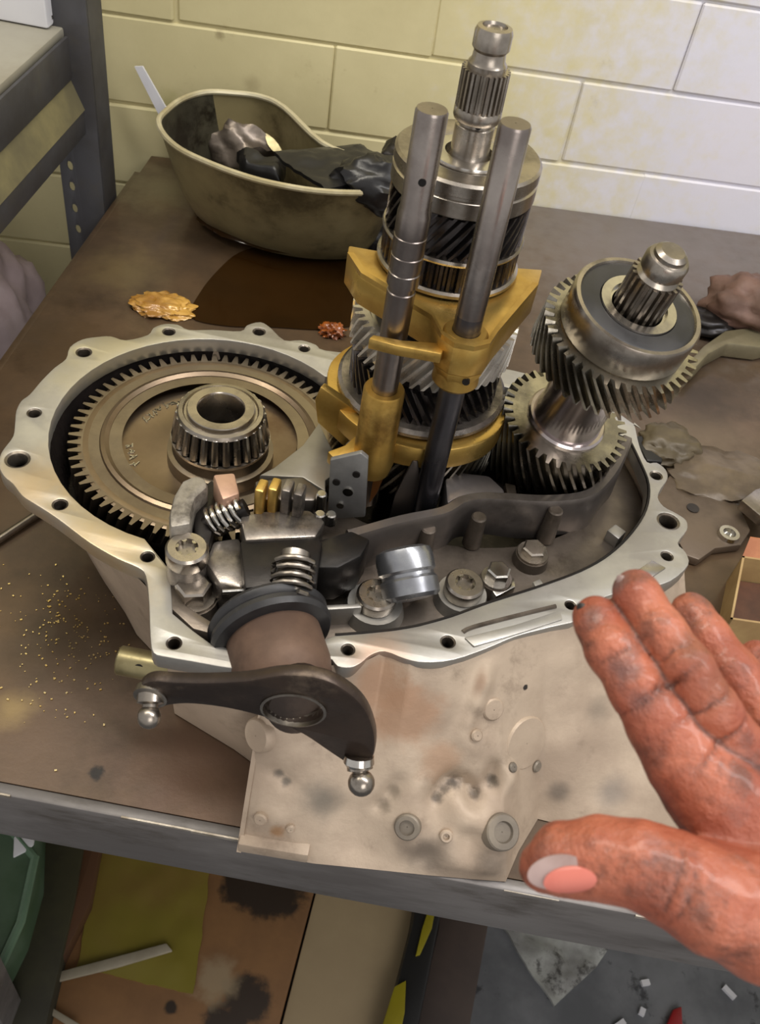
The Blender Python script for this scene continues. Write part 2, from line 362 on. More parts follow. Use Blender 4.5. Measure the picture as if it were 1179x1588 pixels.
# ------------------------------------------------------------------ workbench
wk = thing('workbench', (0.25, .75, -.85), 'long steel workbench with an oily brown top under the dismantled gearbox', 'workbench')
BT = -.387
MB().prism([V((BT, .269, -.004)), V((1.0, .269, -.004)), V((1.0, 1.322, -.004)), V((BT, 1.151, -.004))], V((0, 0, .004))).build('top_plate', PAINTB, wk)
MB().box((.3065, .2645, -.0325), (1.387, .009, .065), bev=.002).build('front_lip', LIP, wk)
MB().box((BT - .004, .69, -.032), (.008, .83, .062), bev=.0015).build('side_lip', PAINTB, wk)
bx = MB()
rd = random.Random(3); x = BT
while x < .9:
    L = rd.uniform(.01, .05)
    if rd.random() < .6: bx.box((x + L / 2, .2602 + rd.uniform(0, .0006), -.0005 - rd.uniform(0, .0015)), (L, .0012, rd.uniform(.0012, .003)))
    x += L
tag(bx.build('worn_edge', WORN, wk), 'bare bright metal worn along the front edge', kind='stuff')
for lx, ly in ((-.36, .31), (-.36, 1.04), (.95, .31), (.95, 1.2)):
    MB().box((lx, ly, -.43), (.04, .04, .83)).build('leg', LIP, wk)

# ------------------------------------------------------------------ storage rack at the left
rk = thing('storage_rack', (-.65, .8, -.85), 'grey slotted-angle storage rack standing left of the workbench', 'rack')
hol = []
for (u, v) in [(90, 28), (97, 70), (116, 222), (122, 258), (125, 290), (129, 324), (134, 356)]:
    q = Y(u, v, 1.0); hol.append(circ(q.x, q.z, .0036, 10, ry=.0060))
z = -.12
while z > -.8: hol.append(circ(-.4135, z, .0036, 10, ry=.0060)); z -= .045
upM = Matrix(((1, 0, 0, 0), (0, 0, -1, 1.0), (0, 1, 0, 0), (0, 0, 0, 1)))
u_ = plate('upright', [V((-.4375, -.85)), V((-.3885, -.85)), V((-.3875, .62)), V((-.4375, .62))], hol, .003, .0004, RACKM, rk, upM)
for u, v in ((90, 28), (97, 70)):
    q = Y(u, v, .997); MB().cyl(q, q - V((0, .003, 0)), .0045, seg=10).build('bolt_head_or_glint', BRIGHT, rk)  # bright discs added over two slots, standing in for light showing through
MB().box((-.3890, 1.02, -.115), (.003, .04, 1.47)).build('upright_flange', RACKM, rk)
MB().box((-.4095, .70, .176), (.004, .58, .044), bev=.001).build('shelf_beam', RACKM, rk)
MB().prism([V((-.412, .41, .158)), V((-.397, .41, .122)), V((-.400, .41, .120)), V((-.415, .41, .156))], V((0, .58, 0))).build('beam_ledge', RACKL, rk)
MB().box((-.400, .70, .108), (.004, .58, .026), bev=.001).build('beam_lower_lip', RACKM, rk)
MB().box((-.62, .70, .198), (.41, .74, .010), bev=.002).build('shelf_board', BOARD, rk)
MB().box((-.63, .60, -.392), (.42, .80, .014), bev=.002).build('lower_shelf', BOARD, rk)
MB().box((-.81, 1.0, -.115), (.045, .003, 1.47)).build('upright', RACKM, rk)
rk.location.x -= .0095
q = P(75, 46, .204)
tag(MB().box((q.x - .15, q.y + .035, .204 + .09), (.30, .07, .18), bev=.003).build('carton', WHITE), 'plain white carton on the top shelf of the grey rack', 'carton')

def blob(name, mat, c, size, amp, freq, seed, sub=4, flat=None, parent=None, ang=60):
    bm = bmesh.new(); bmesh.ops.create_icosphere(bm, subdivisions=sub, radius=1.0)
    for q in bm.verts:
        n = q.co.normalized(); p = n * freq + Vector((seed * 3.1, seed * 1.7, seed))
        k = 1 + amp * (noise.noise(p) + .5 * noise.noise(p * 2.3) + .3 * abs(noise.noise(p * 4.9)))
        q.co = Vector((n.x * size[0] * k, n.y * size[1] * k, n.z * size[2] * k))
    mb = MB(); mb.bm(bm, Matrix.Translation(Vector(c)))
    if flat is not None:
        for q in mb.v: q.z = max(q.z, flat)
    return mb.build(name, mat, parent, ang)
tag(blob('plastic_bag', PINKP, (-.575, .90, -.21), (.115, .12, .20), .22, 2.2, 3, 5, flat=-.3845), 'crumpled pinkish grey plastic bag on the lower shelf of the rack', 'bag')
tag(blob('red_rag', REDM, (-.49, .58, -.345), (.055, .06, .05), .2, 2.5, 5, 4, flat=-.3845), 'red rag on the lower shelf in front of the pinkish bag', 'rag')

# ------------------------------------------------------------------ gearbox casing
ZF = .125
gx = thing('gearbox_casing', (0.02, .45, 0.0), 'open aluminium gearbox casing with scalloped flange lying on the workbench', 'gearbox casing')
out_px = [(0, 706), (6, 695), (20, 676), (23, 655), (25, 636), (33, 621), (46, 611), (64, 590), (84, 570), (102, 556), (108, 538), (127, 526), (150, 522), (172, 521),
    (195, 527), (229, 519), (238, 508), (255, 502), (276, 503), (293, 511), (330, 511), (373, 513), (383, 504), (404, 499), (420, 508), (441, 527), (467, 527), (490, 534), (505, 543)]
right_px = [(985, 660), (992, 690), (1004, 716), (1019, 717), (1033, 728), (1036, 742), (1026, 757), (1021, 771), (1030, 785), (1050, 796), (1065, 807),
    (1066, 822), (1052, 842), (1064, 856), (1068, 876), (1040, 901), (1000, 912), (940, 925), (900, 960), (856, 972), (800, 987), (754, 1006), (704, 1023), (660, 1027), (630, 1022), (597, 1010), (575, 1016), (560, 1028), (544, 1035), (524, 1033), (510, 1020), (480, 1028), (420, 1040), (358, 1036), (300, 1026), (260, 1019), (238, 1012),
    (233, 985), (231, 934), (226, 893), (214, 880), (182, 866), (140, 842), (100, 812), (76, 795), (52, 780), (34, 768), (20, 750), (6, 738), (-2, 722)]
W2 = lambda px, z=ZF: [P(u, v, z).xy for u, v in px]
outer = W2(out_px) + [V((-.03, .640)), V((.03, .652)), V((.09, .655)), V((.15, .645)), V((.19, .615))] + W2(right_px)
outer = smooth([V((q.x, q.y, 0)) for q in outer], 3)
outer2 = [V((q.x, q.y)) for q in outer]
RC = V((-.1355, .5075)); RR = .1150
ringarc = []   # cavity outline: ring circle, then shaft bay
for k in range(0, 33):
    a = math.radians(52 + k * (263 - 52) / 32); ringarc.append(V((RC.x + RR * math.cos(a), RC.y + RR * math.sin(a))))
bay_px = [(264, 884), (266, 917), (268, 951), (300, 978), (330, 1000), (400, 1012), (480, 1000), (520, 985), (560, 982), (610, 977), (650, 970), (700, 956), (760, 934), (830, 912), (900, 886), (945, 860), (980, 826), (1002, 790), (1006, 752), (992, 715), (975, 680)]
cav = ringarc + W2(bay_px) + [V((.170, .600)), V((.13, .625)), V((.06, .632)), V((-.01, .618)), V((-.045, .60))]
holes_px = [(27, 712, 19), (53, 640, 11), (93, 782, 12), (229, 863, 11), (270, 997, 12), (540, 1007, 11), (695, 995, 12), (1035, 862, 10), (1037, 808, 18), (1018, 737, 10), (130, 546, 12), (262, 514, 10), (402, 514, 10), (472, 540, 9), (885, 938, 9)]
hs = []
for u, v, r in holes_px:
    q = P(u, v, ZF); hs.append((q.x, q.y, r / FPX * (q - cam.location).dot(fw)))
FL = plate('flange', outer2, [cav] + [circ(x, y, r, 20) for x, y, r in hs], .013, .0009, ALU, gx, TZ(0, 0, ZF - .013))
HOLEM = material('hole_thread_steel', (120, 112, 102), (70, 62, 54), (0.3, 0.45), 0.8, 60, 0.1, 200)
for x, y, r in hs:
    h = MB(); h.lathe([(r + .0002, 0), (r + .0002, .0125), (r * .82, .0118), (r * .74, .0105), (r * .70, 0)], TZ(x, y, ZF - .0128), 20)
    h.lathe([(r * .70, .001), (0.0004, .001)], TZ(x, y, ZF - .0128), 20); h.build('bolt_hole', HOLEM, gx)
# bell housing body: loft from under the flange down to the bench
FT = lambda u, v: tuple(P(u, v - 1, ZF - .002).xy)
pairs = [((-.114, .318), (-.118, .342)), ((-.075, .302), (-.070, .323)), ((-.053, .308), (-.052, .314)), ((-.050, .312), (-.0475, .253)), (FT(560, 1028), (0, .2535)), (FT(597, 1010), (.022, .2555)), (FT(637, 1026), (.045, .2575)), (FT(704, 1023), (.075, .260)), (FT(754, 1006), (.105, .263)),
    (FT(772, 999), (.127, .2655)), (FT(812, 985), (.135, .288)), (FT(850, 974), (.148, .314)), (FT(890, 962), (.18, .312)), (FT(930, 930), (.225, .317)), (FT(990, 914), (.25, .322)), ((.226, .49), (.27, .42)), ((.185, .60), (.2, .6)), ((.05, .64), (.05, .63)), ((-.06, .632), (-.06, .6)),
    ((-.1355, .6295), (-.13, .6)), ((-.187, .618), (-.175, .59)), ((-.229, .586), (-.205, .565)), ((-.2533, .539), (-.22, .53)), ((-.2556, .486), (-.22, .48)), ((-.2354, .4375), (-.205, .445)), ((-.2055, .4076), (-.18, .42)), ((-.18, .394), (-.165, .402)), ((-.122, .350), (-.125, .372))]
NRW = 40
cols = []
for i in range(len(pairs)):
    a, b = pairs[i], pairs[(i + 1) % len(pairs)]
    n = 11 if 2 < i < 13 else 4
    if i == 2: n = 2
    for k in range(n):
        t = k / n; cols.append(tuple(V(a[j]).lerp(V(b[j]), t) for j in (0, 1)))
bb = MB(); n = len(cols); vs = []; fs = []
for r_ in range(NRW + 1):
    t = r_ / NRW
    for tp, bt in cols:
        q = tp.lerp(bt, t); zz = (ZF - (.004 if tp.y < .43 and tp.x > -.045 and tp.x < .22 else .012)) * (1 - t) + .001
        p = V((q.x, q.y, zz)); edge = min(1, t * 5, (1 - t) * 6)
        d = noise.noise(V((q.x * 22, q.y * 22, zz * 22))) * .0035 + noise.noise(V((q.x * 60, q.y * 60, zz * 60))) * .0012
        if q.y < .42 and -.045 < q.x < .3: p.y -= d * edge
        vs.append(p)
for r_ in range(NRW):
    for i in range(n):
        j = (i + 1) % n; fs.append((r_ * n + i, r_ * n + j, (r_ + 1) * n + j, (r_ + 1) * n + i))
bvh = BVHTree.FromPolygons(vs, fs)
relief = [(678, 1238, .0065, -.006), (690, 1220, .006, -.006), (706, 1212, .0065, -.008), (724, 1219, .006, -.007), (738, 1233, .0065, -.009), (765, 1214, .007, -.010), (768, 1192, .005, -.005), (430, 1200, .005, -.002), (446, 1214, .005, -.003),
    (715, 1262, .011, .006), (745, 1270, .010, .006), (640, 1296, .013, .005), (690, 1300, .012, .004), (770, 1300, .014, .006), (755, 1345, .016, .008), (700, 1335, .016, .005), (660, 1330, .010, -.003), (800, 1330, .007, -.004), (590, 1250, .006, -.004), (604, 1232, .006, -.004), (618, 1216, .006, -.003),
    (755, 1030, .007, .003), (748, 1060, .007, .005), (738, 1090, .007, .005), (725, 1118, .006, .004), (713, 1140, .006, .002), (735, 1155, .010, .003), (790, 1205, .008, .004), (430, 1270, .010, .003), (560, 1310, .02, -.003), (420, 1150, .014, .003)]
rl = []
for u, v, sg, h in relief:
    l_, n_, _, _ = bvh.ray_cast(cam.location, ray(u, v).normalized())
    if n_.dot(ray(u, v)) > 0: n_ = -n_
    rl.append((l_, n_, sg, h))
for p in vs:
    dv = V((0, 0, 0))
    for l_, n_, sg, h in rl:
        d2 = (p - l_).length_squared
        if d2 < 9 * sg * sg: dv += n_ * (h * math.exp(-d2 / (sg * sg)))
    p += dv * min(1, (p.z - .001) * 120, max(0, (ZF - .006 - p.z) * 100))
bb.add(vs, fs)
bvh = BVHTree.FromPolygons(vs, fs)
def hit(u, v):
    loc, nor, _, _ = bvh.ray_cast(cam.location, ray(u, v).normalized())
    if nor.dot(ray(u, v)) > 0: nor = -nor
    return loc, nor
def hs_(u, v): return T(hit(u, v)[0])
spots = [(hs_(630, 1110), .026, (158, 124, 98), .55, .8, (1, 1.1, 1.1)), (hs_(590, 1065), .022, (158, 124, 98), .55, .8), (hs_(680, 1180), .016, (160, 128, 102), .6, .7),
    (hs_(745, 1060), .010, (140, 112, 90), .9, .7, (2.2, 1, 1)), (hs_(704, 1214), .006, (66, 58, 50), .8, .85), (hs_(678, 1238), .005, (66, 58, 50), .8, .8), (hs_(764, 1210), .006, (70, 62, 52), .8, .85), (hs_(736, 1231), .0055, (70, 60, 50), .8, .85), (hs_(690, 1224), .005, (70, 60, 50), .8, .8),
    (hs_(432, 1198), .004, (90, 84, 76), .8, .8), (hs_(445, 1212), .004, (90, 84, 76), .8, .8), (hs_(505, 1240), .016, (112, 106, 96), .9, .8), (hs_(660, 1320), .020, (104, 94, 84), .9, .75), (hs_(612, 1225), .006, (116, 104, 88), .9, .7), (hs_(596, 1248), .006, (116, 104, 88), .9, .7), (hs_(760, 1340), .013, (92, 82, 72), .9, .75),
    (hs_(865, 1230), .010, (104, 94, 84), .9, .8), (hs_(930, 1100), .012, (128, 116, 102), .9, .7), (hs_(950, 1230), .014, (120, 114, 108), .9, .6), (hs_(815, 1066), .0022, (40, 34, 30), .4, 1.0), (hs_(430, 1290), .006, (150, 110, 70), .8, .7)]
BELL = material('dusty_bell_casting', (184, 166, 146), (162, 144, 126), (0.42, 0.58), 0.2, 14, 0.2, 140, dirt=(26, 0.54, 0.72, 0.55), dcol=(118, 102, 86), spots=spots)
BO = bb.build('bell_housing', BELL, gx, 50)
def boss(u, v, r, h, name='boss', mat=None, hole=0.0, parent=gx, seg=28, dome=0.0):
    loc, nor = hit(u, v); b = MB(); M = axisM(loc - nor * .004, nor); H = h + .004
    pr = [(r * 1.08, 0), (r, H - .001), (r - .001, H)]
    if hole: pr += [(hole, H), (hole * .9, H - .0022), (.0003, H - .0022)]
    else: pr += [(r * .6, H + dome), (.0003, H + dome * 1.3)]
    b.lathe(pr, M, seg, cap1=False); return b.build(name, mat or BELL, parent)
boss(815, 1152, .0185, .0016); boss(765, 1100, .0075, .0015); boss(738, 1140, .004, .003)
STB = material('stained_boss', (140, 130, 116), (112, 104, 94), (.4, .55), .3, 20, .1, 100)
boss(632, 1282, .0085, .003, hole=.005, mat=STB); boss(692, 1296, .0044, .003, hole=.0022); boss(777, 1290, .0118, .004, hole=.007, mat=STB)
boss(795, 1190, .0034, .002, mat=STB); boss(832, 1188, .0042, .002, mat=STB); boss(405, 1268, .0045, .003); boss(450, 1283, .003, .003); boss(400, 1140, .011, .002)
# foot strip along the lower edge of the front wall
MB().prism([V((-.050, .2515, 0.001)), V((-.004, .2525, 0.001)), V((-.004, .275, 0.001)), V((-.050, .275, .001))], V((0, 0, .012))).build('foot_strip', BELL, gx, bevel=.0015)
MB().prism([V((-.0505, .2515, .001)), V((-.0475, .2515, .001)), V((-.0475, .262, .001)), V((-.0505, .262, .001))], V((0, .052, .098))).build('edge_rib', BELL, gx)
# dowel tube sticking out at the left
qa = Y(178, 992, .33); qb = Y(250, 992, .33)
b = MB(); b.cyl((qa.x, .332, .072), (qb.x + .02, .332, .072), .0098, bev=.001); b.build('dowel_tube', material('tarnished_tube', (150, 140, 104), (110, 100, 70), (.3, .5), .7, 30), gx)
MB().cyl((qa.x + .016, .3245, .0775), (qa.x + .016, .3305, .074), .0034).build('dowel_hole', BLACKM, gx)
# inside: ledge plate with two wells
inner = [V((q.x, q.y)) for q in smooth([V((q.x, q.y, 0)) for q in (W2([(255, 885), (258, 955), (320, 1010), (400, 1020), (520, 995), (650, 978), (760, 940), (905, 892), (985, 835), (1010, 790), (1012, 750), (985, 690)]) + [V((.175, .606)), V((.13, .63)), V((.06, .638)), V((-.03, .625)), V((-.06, .60)), V((-.06, .5)), V((-.09, .42))])], 3)]
well = circ(.045, .536, .118, 48, ry=.076, a=.05)
plate('inner_ledge', inner, [well], .008, .0006, ALUD, gx, TZ(0, 0, .094))
b = MB(); b.lathe([(.118, 0), (.118, .06)], TZ(.045, .536, .038) @ Matrix.Rotation(.05, 4, 'Z') @ Matrix.Diagonal((1, .65, 1, 1)), 48, cap0=True, cap1=False); b.build('shaft_well', CAVITY, gx)
b = MB(); b.lathe([(.01, .024), (.1072, .024), (.1080, .044), (.1125, .058), (RR + .0015, .074)], TZ(RC.x - .001, RC.y + .004, .046), 56, cap1=False); b.build('ring_gear_well', CAVITY, gx)
# gasket bead and slot on flange
bead = smooth([P(u, v, ZF - .0005) for u, v in bay_px[7:]] , 4, closed=False)
MB().tube(bead, .0013, 6).build('gasket_bead', BLACKM, gx)
MB().tube(smooth([P(u, v, ZF + .0003) for u, v in [(718, 980), (735, 972), (800, 955), (862, 940)]], 4, closed=False), .0016, 6).build('oil_groove', ALUD, gx)
MB().prism([P(u, v, ZF + .0002) for u, v in [(720, 990), (800, 970), (868, 948), (872, 962), (800, 985), (735, 1004)]], V((0, 0, .0012))).build('flange_pad', ALU, gx, bevel=.0005)
# baffle wall standing on the ledge
bp = [(545, 834), (560, 830), (627, 811), (693, 797), (724, 780), (752, 775), (785, 776), (856, 779), (917, 771), (948, 746), (968, 715), (982, 680)]
bt = smooth([P(u, v, .138) for u, v in bp], 4, closed=False)
b = MB(); nb = len(bt); vs = []; fs = []
for i, p in enumerate(bt):
    t = (bt[min(i + 1, nb - 1)] - bt[max(i - 1, 0)]); nn = V((-t.y, t.x, 0)).normalized()
    wv = .0012 * math.sin(i * .9)
    for off, z in ((0, .100), (-.0005, .134), (.001, .138), (.007, .1385), (.009, .136), (.008, .100)): vs.append(V((p.x, p.y, z)) + nn * (off + (wv if z < .12 else 0)))
for i in range(nb - 1):
    for k in range(6): fs.append((i * 6 + k, i * 6 + (k + 1) % 6, (i + 1) * 6 + (k + 1) % 6, (i + 1) * 6 + k))
fs += [tuple(range(6)), tuple(range((nb - 1) * 6, nb * 6))]
b.add(vs, fs); BAF = material('grey_baffle_steel', (122, 115, 110), (96, 90, 86), (.3, .45), .75, 12, .1, 80, dirt=(14, .5, .7, .6), dcol=(56, 50, 46))
b.build('oil_baffle', BAF, gx)
for u, v, h in ((730, 850, .018), (655, 862, .014), (845, 842, .02)):
    q = P(u, v, .102); MB().cyl(q + V((0, .004, 0)), q + V((0, .004, h + .012)), .007, .0055, 16, .001).build('baffle_rib', ALUD, gx)
# cast lugs, ribs and webs around the ledge
def slab(px, z0, z1, name, mat, parent=gx, bev=.001):
    return MB().prism([P(u, v, z1) - V((0, 0, z1 - z0)) for u, v in px], V((0, 0, z1 - z0))).build(name, mat, parent, bevel=bev)
slab([(402, 737), (425, 725), (470, 690), (495, 655), (512, 690), (530, 725), (505, 745), (505, 762), (470, 740)], .120, .129, 'casing_web', material('pale_web', (150, 146, 138), (126, 121, 113), (.35, .5), .6, 12, .05, 100))
slab([(690, 742), (705, 730), (760, 736), (785, 760), (775, 776), (720, 776), (693, 780)], .098, .136, 'bearing_lug', material('pale_lug', (150, 144, 142), (120, 114, 112), (.3, .45), .6, 12, .05, 100), bev=.003)
slab([(783, 748), (800, 752), (802, 768), (788, 772)], .1, .134, 'bearing_lug', ALUD)
b = MB(); b.prism([Y(u, v, .478) for u, v in [(603, 806), (612, 770), (628, 738), (640, 715), (648, 716), (650, 740), (645, 806)]], V((0, .004, 0))); b.build('side_fin', BAF, gx, bevel=.0008)
slab([(500, 938), (560, 935), (562, 942), (502, 946)], .10, .119, 'ledge_rib', ALU)
slab([(235, 895), (255, 890), (290, 940), (335, 968), (338, 985), (300, 975), (262, 940)], .102, .124, 'ledge_rib', ALUD)
# bolts on the casing
def torx(q, r, h, name='torx_bolt', parent=gx, mat=STEEL, boss_r=0.0, base=.102):
    M = TZ(q.x, q.y, 0); z1 = q.z
    rec = []
    b = MB(); b.lathe([(r * .96, z1 - h), (r, z1 - h + .001), (r, z1 - .0015), (r - .0015, z1), (r * .52, z1), (r * .48, z1 - .004), (.0003, z1 - .004)], M, 28, cap1=False)
    o = b.build(name, mat, parent)
    s = MB()
    for k in range(6):
        a = k * math.pi / 3; s.cyl((q.x + r * .5 * math.cos(a), q.y + r * .5 * math.sin(a), z1 - .004), (q.x + r * .5 * math.cos(a), q.y + r * .5 * math.sin(a), z1 - .0004), r * .13, seg=8)
    s.build('drive_lobe', GEARM, o)
    if boss_r:
        MB().lathe([(boss_r * 1.15, base - .002), (boss_r, z1 - h), (boss_r * .8, z1 - h)], M, 28).build('bolt_boss', ALU, parent)
    return o
torx(P(585, 920, .122), .0135, .010, boss_r=.0185); torx(P(722, 903, .122), .0135, .011, boss_r=.017)
def hexb(q, r, h, base, parent=gx, mat=STEEL, name='hex_bolt', a=0.3):
    b = MB(); b.lathe([(r * 1.25, q.z - h - .002), (r * 1.25, q.z - h), (r, q.z - h)], TZ(q.x, q.y), 24); o = b.build(name, mat, parent)
    c = MB(); c.lathe([(r, q.z - h), (r, q.z - .001), (r * .85, q.z), (.0003, q.z)], TZ(q.x, q.y) @ Matrix.Rotation(a, 4, 'Z'), 6, cap1=False); c.build('bolt_head_or_glint', mat, o, 20)
    MB().lathe([(r * 1.5, base - .002), (r * 1.35, q.z - h - .002)], TZ(q.x, q.y), 24).build('bolt_boss', ALUD, o)
    return o
hexb(P(775, 882, .124), .0085, .009, .102, mat=BRIGHT); hexb(P(830, 848, .118), .009, .006, .102); hexb(P(300, 905, .132), .0115, .011, .105, mat=STEEL)
for px in ([(942, 822), (955, 812), (972, 824), (960, 836)], [(826, 902), (838, 897), (848, 912), (836, 918)], [(988, 884), (1012, 868), (1034, 880), (1010, 896)]):
    z0, z1 = (.118, .1262) if px[0][0] == 988 else (.1, .112)
    slab(px, z0, z1, 'white_bit_or_glint', BRIGHT if z1 > .12 else ALU)  # two white plastic bits; the flange slab is a painted highlight
slab([(756, 905), (770, 893), (798, 896), (800, 910), (770, 925)], .1, .113, 'hose_clip', BRIGHT)
# steel detent plug: fat plug with stepped nose
q = P(628, 862, .142); dn = V((.30, -.62, -.45)).normalized()
b = MB(); b.lathe([(.014, -.006), (.0185, -.004), (.0195, 0), (.0195, .010), (.0178, .012), (.0178, .014), (.0195, .016), (.0195, .026), (.017, .0285), (.009, .0295), (.0003, .030)], axisM(q + V((0, .006, -.008)), dn), 36, cap1=False)
b.build('detent_plug', material('zinc_plug', (176, 178, 182), (140, 142, 148), (.22, .36), .9, 30, .05, 100), gx)
MB().cyl(q + V((0, .0, -.012)), V((q.x, q.y, .095)), .013).build('plug_boss', ALUD, gx)

# ------------------------------------------------------------------ differential: ring gear and roller bearing
DZG = -.008; GC = V((-.1375, .5165))
df = thing('differential', (GC.x, GC.y, .048), 'large flat ring gear with roller bearing on its hub, left in the casing', 'ring gear')
b = MB(); gear_mesh(b, TZ(GC.x, GC.y, DZG), .0955, .1050, .088, .118, 72, .10, bore=.066, K=3, w0=.34, w1=.12)
b.build('ring_gear', RING, df)
b = MB(); b.lathe([(.098, .117), (.0925, .1185), (.088, .1175), (.083, .1172), (.0815, .1195), (.0785, .1205), (.0755, .1185), (.0745, .1115), (.072, .110), (.04, .110), (.03, .112), (.03, .09)], TZ(GC.x, GC.y, DZG), 72, cap0=False, cap1=True)
b.build('gear_disc', material('disc_steel', (148, 132, 112), (124, 108, 90), (.28, .4), 1.0, 8, .03, 120, dirt=(7, .5, .72, .6), dcol=(90, 66, 48)), df)
BC = P(343, 636, .150).xy
b = MB(); b.lathe([(.040, .100), (.0395, .113), (.036, .114), (.034, .120), (.034, .126), (.0165, .126), (.0165, .100)], TZ(BC.x, BC.y), 48, cap0=False, cap1=False); b.build('bearing_seat', RING, df)
br = MB(); br.lathe([(.0345, .1235), (.0365, .1235), (.0368, .126), (.030, .126)], TZ(BC.x, BC.y), 48, cap0=False, cap1=False)
br.lathe([(.0295, .148), (.0320, .1475), (.0305, .150), (.0275, .1505), (.0265, .149), (.025, .149), (.0245, .152), (.0240, .1525), (.0175, .1525), (.0165, .151), (.0165, .122)], TZ(BC.x, BC.y), 48, cap0=False, cap1=False)
bear = br.build('bearing_cone', STEEL, df)
MB().lathe([(.0312, .125), (.028, .149)], TZ(BC.x, BC.y), 48, cap0=False, cap1=False).build('bearing_race', BLACKM, bear)
n = 26
for k in range(n):
    a = 2 * math.pi * k / n; c, s = math.cos(a), math.sin(a)
    r1 = MB().cyl((BC.x + .0335 * c, BC.y + .0335 * s, .1262), (BC.x + .0300 * c, BC.y + .0300 * s, .1480), .0031, .0027, 10, .0005)
    r1.build('roller', BRIGHT if k % 3 else STEEL, bear)
MB().cyl((BC.x, BC.y, .06), (BC.x, BC.y, .1235), .0164, seg=32).build('bore_bottom', BLACKM, df)
# stamped characters on the disc (illegible in the photo): short strokes along an arc
def stamps(a0, a1, n, rad, seed):
    rd = random.Random(seed); s = MB()
    for k in range(n):
        a = math.radians(a0 + (a1 - a0) * k / (n - 1)); c = V((GC.x + rad * math.cos(a), GC.y + rad * math.sin(a), .1104 + DZG))
        for j in range(3):
            R = Matrix.Rotation(a + rd.choice((0, math.pi / 2, .6, -.6)), 3, 'Z')
            s.box(c + V((rd.uniform(-.002, .002), rd.uniform(-.002, .002), 0)), (.0045, .0009, .0006), R)
    return s
b = stamps(122, 165, 9, .058, 1); b.build('stamped_mark', BRIGHT, df); b = stamps(196, 215, 4, .060, 2); b.build('stamped_mark', BRIGHT, df)

# ------------------------------------------------------------------ input shaft with gear stack
AX, AY = .0125, .549
sh = thing('input_shaft', (AX, AY, .05), 'upright splined gearbox shaft carrying a stack of dark helical gears', 'gear shaft')
A = TZ(AX, AY)
b = MB(); b.lathe([(.0150, .330), (.0170, .3455), (.0128, .350), (.0118, .353), (.0118, .3685), (.0108, .3695), (.0108, .371), (.0136, .372), (.0142, .3735), (.0142, .3775), (.0136, .379)], A, 40, cap0=True, cap1=True)
b.lathe([(.0112, .400), (.0112, .4035), (.0096, .4055), (.0092, .410), (.0108, .412), (.0108, .420), (.0098, .4225), (.0072, .4232), (.0066, .4215), (.0003, .4215)], A, 36, cap0=False, cap1=False)
shaft_top = b.build('shaft', STEEL, sh)
b = MB(); gear_mesh(b, A, .0125, .0141, .3788, .4005, 26, 0, bore=.004, K=1, w0=.32, w1=.2); b.build('spline', STEEL, sh)
q = Y(742, 197, AY - .011); MB().cyl((q.x, q.y - .0008, q.z), (q.x, q.y + .004, q.z), .0017, seg=12).build('oil_hole', BLACKM, sh)
b = MB(); b.lathe([(.0150, .331), (.0150, .352), (.0180, .3525), (.0235, .3515), (.0245, .349), (.0245, .346), (.0225, .345), (.0225, .3435), (.026, .3435)], A, 48, cap0=False, cap1=False); b.build('bearing_inner_race', BRIGHT, sh)
b = MB(); b.lathe([(.0262, .330), (.0262, .350), (.031, .352), (.0435, .352), (.0452, .3505), (.0452, .3440), (.0440, .3432), (.0440, .3415), (.0452, .3407), (.0452, .3310), (.0440, .330)], A, 64, cap0=False, cap1=True); b.build('bearing_outer_race', STEEL, sh)
b = MB(); b.lathe([(.022, .3475), (.0265, .3475)], A, 48, cap0=False, cap1=False); b.build('bearing_gap', BLACKM, sh)
b = MB(); gear_mesh(b, A, .0395, .0445, .303, .329, 38, .42, bore=.012, K=6); b.build('helical_gear', GEARD, sh)
b = MB(); b.lathe([(.02, .2995), (.0455, .2995), (.0462, .301), (.0455, .3028), (.02, .303)], A, 56); b.build('thrust_washer', STEEL, sh)
b = MB(); gear_mesh(b, A, .0420, .0448, .281, .2995, 48, 0, bore=.012, K=1, w0=.36, w1=.16); b.build('synchro_ring', GEARD, sh)
b = MB(); b.lathe([(.02, .2765), (.0455, .2765), (.0470, .278), (.0470, .280), (.0455, .2815), (.02, .2815)], A, 56); b.build('sleeve_rim', STEEL, sh)
b = MB(); b.lathe([(.02, .238), (.0425, .238), (.0425, .277), (.02, .277)], A, 48); b.build('synchro_sleeve', GEARD, sh)
b = MB(); gear_mesh(b, A, .0520, .0580, .212, .238, 46, .30, bore=.012, K=6, dish=.003); b.build('helical_gear', material('bright_gear', (214, 210, 202), (176, 170, 162), (.2, .32), .6, 40, .04, 150), sh)
b = MB(); b.lathe([(.02, .205), (.050, .205), (.050, .212), (.02, .212)], A, 48); b.build('spacer', BLACKM, sh)
b = MB(); gear_mesh(b, A, .0485, .0545, .178, .206, 44, -.30, bore=.012, K=6); b.build('helical_gear', GEARD, sh)
b = MB(); b.lathe([(.02, .172), (.0600, .172), (.0625, .174), (.0625, .1765), (.0600, .179), (.02, .179)], A, 56); b.build('synchro_sleeve', MECH, sh)
b = MB(); b.lathe([(.02, .152), (.053, .152), (.053, .172), (.02, .172)], A, 48); b.build('synchro_sleeve', GEARD, sh)
b = MB(); gear_mesh(b, A, .0560, .0640, .118, .150, 50, .30, bore=.012, K=6); b.build('helical_gear', GEARM, sh)
MB().cyl((AX, AY, .05), (AX, AY, .331), .0195, seg=32).build('shaft_core', GEARD, sh)

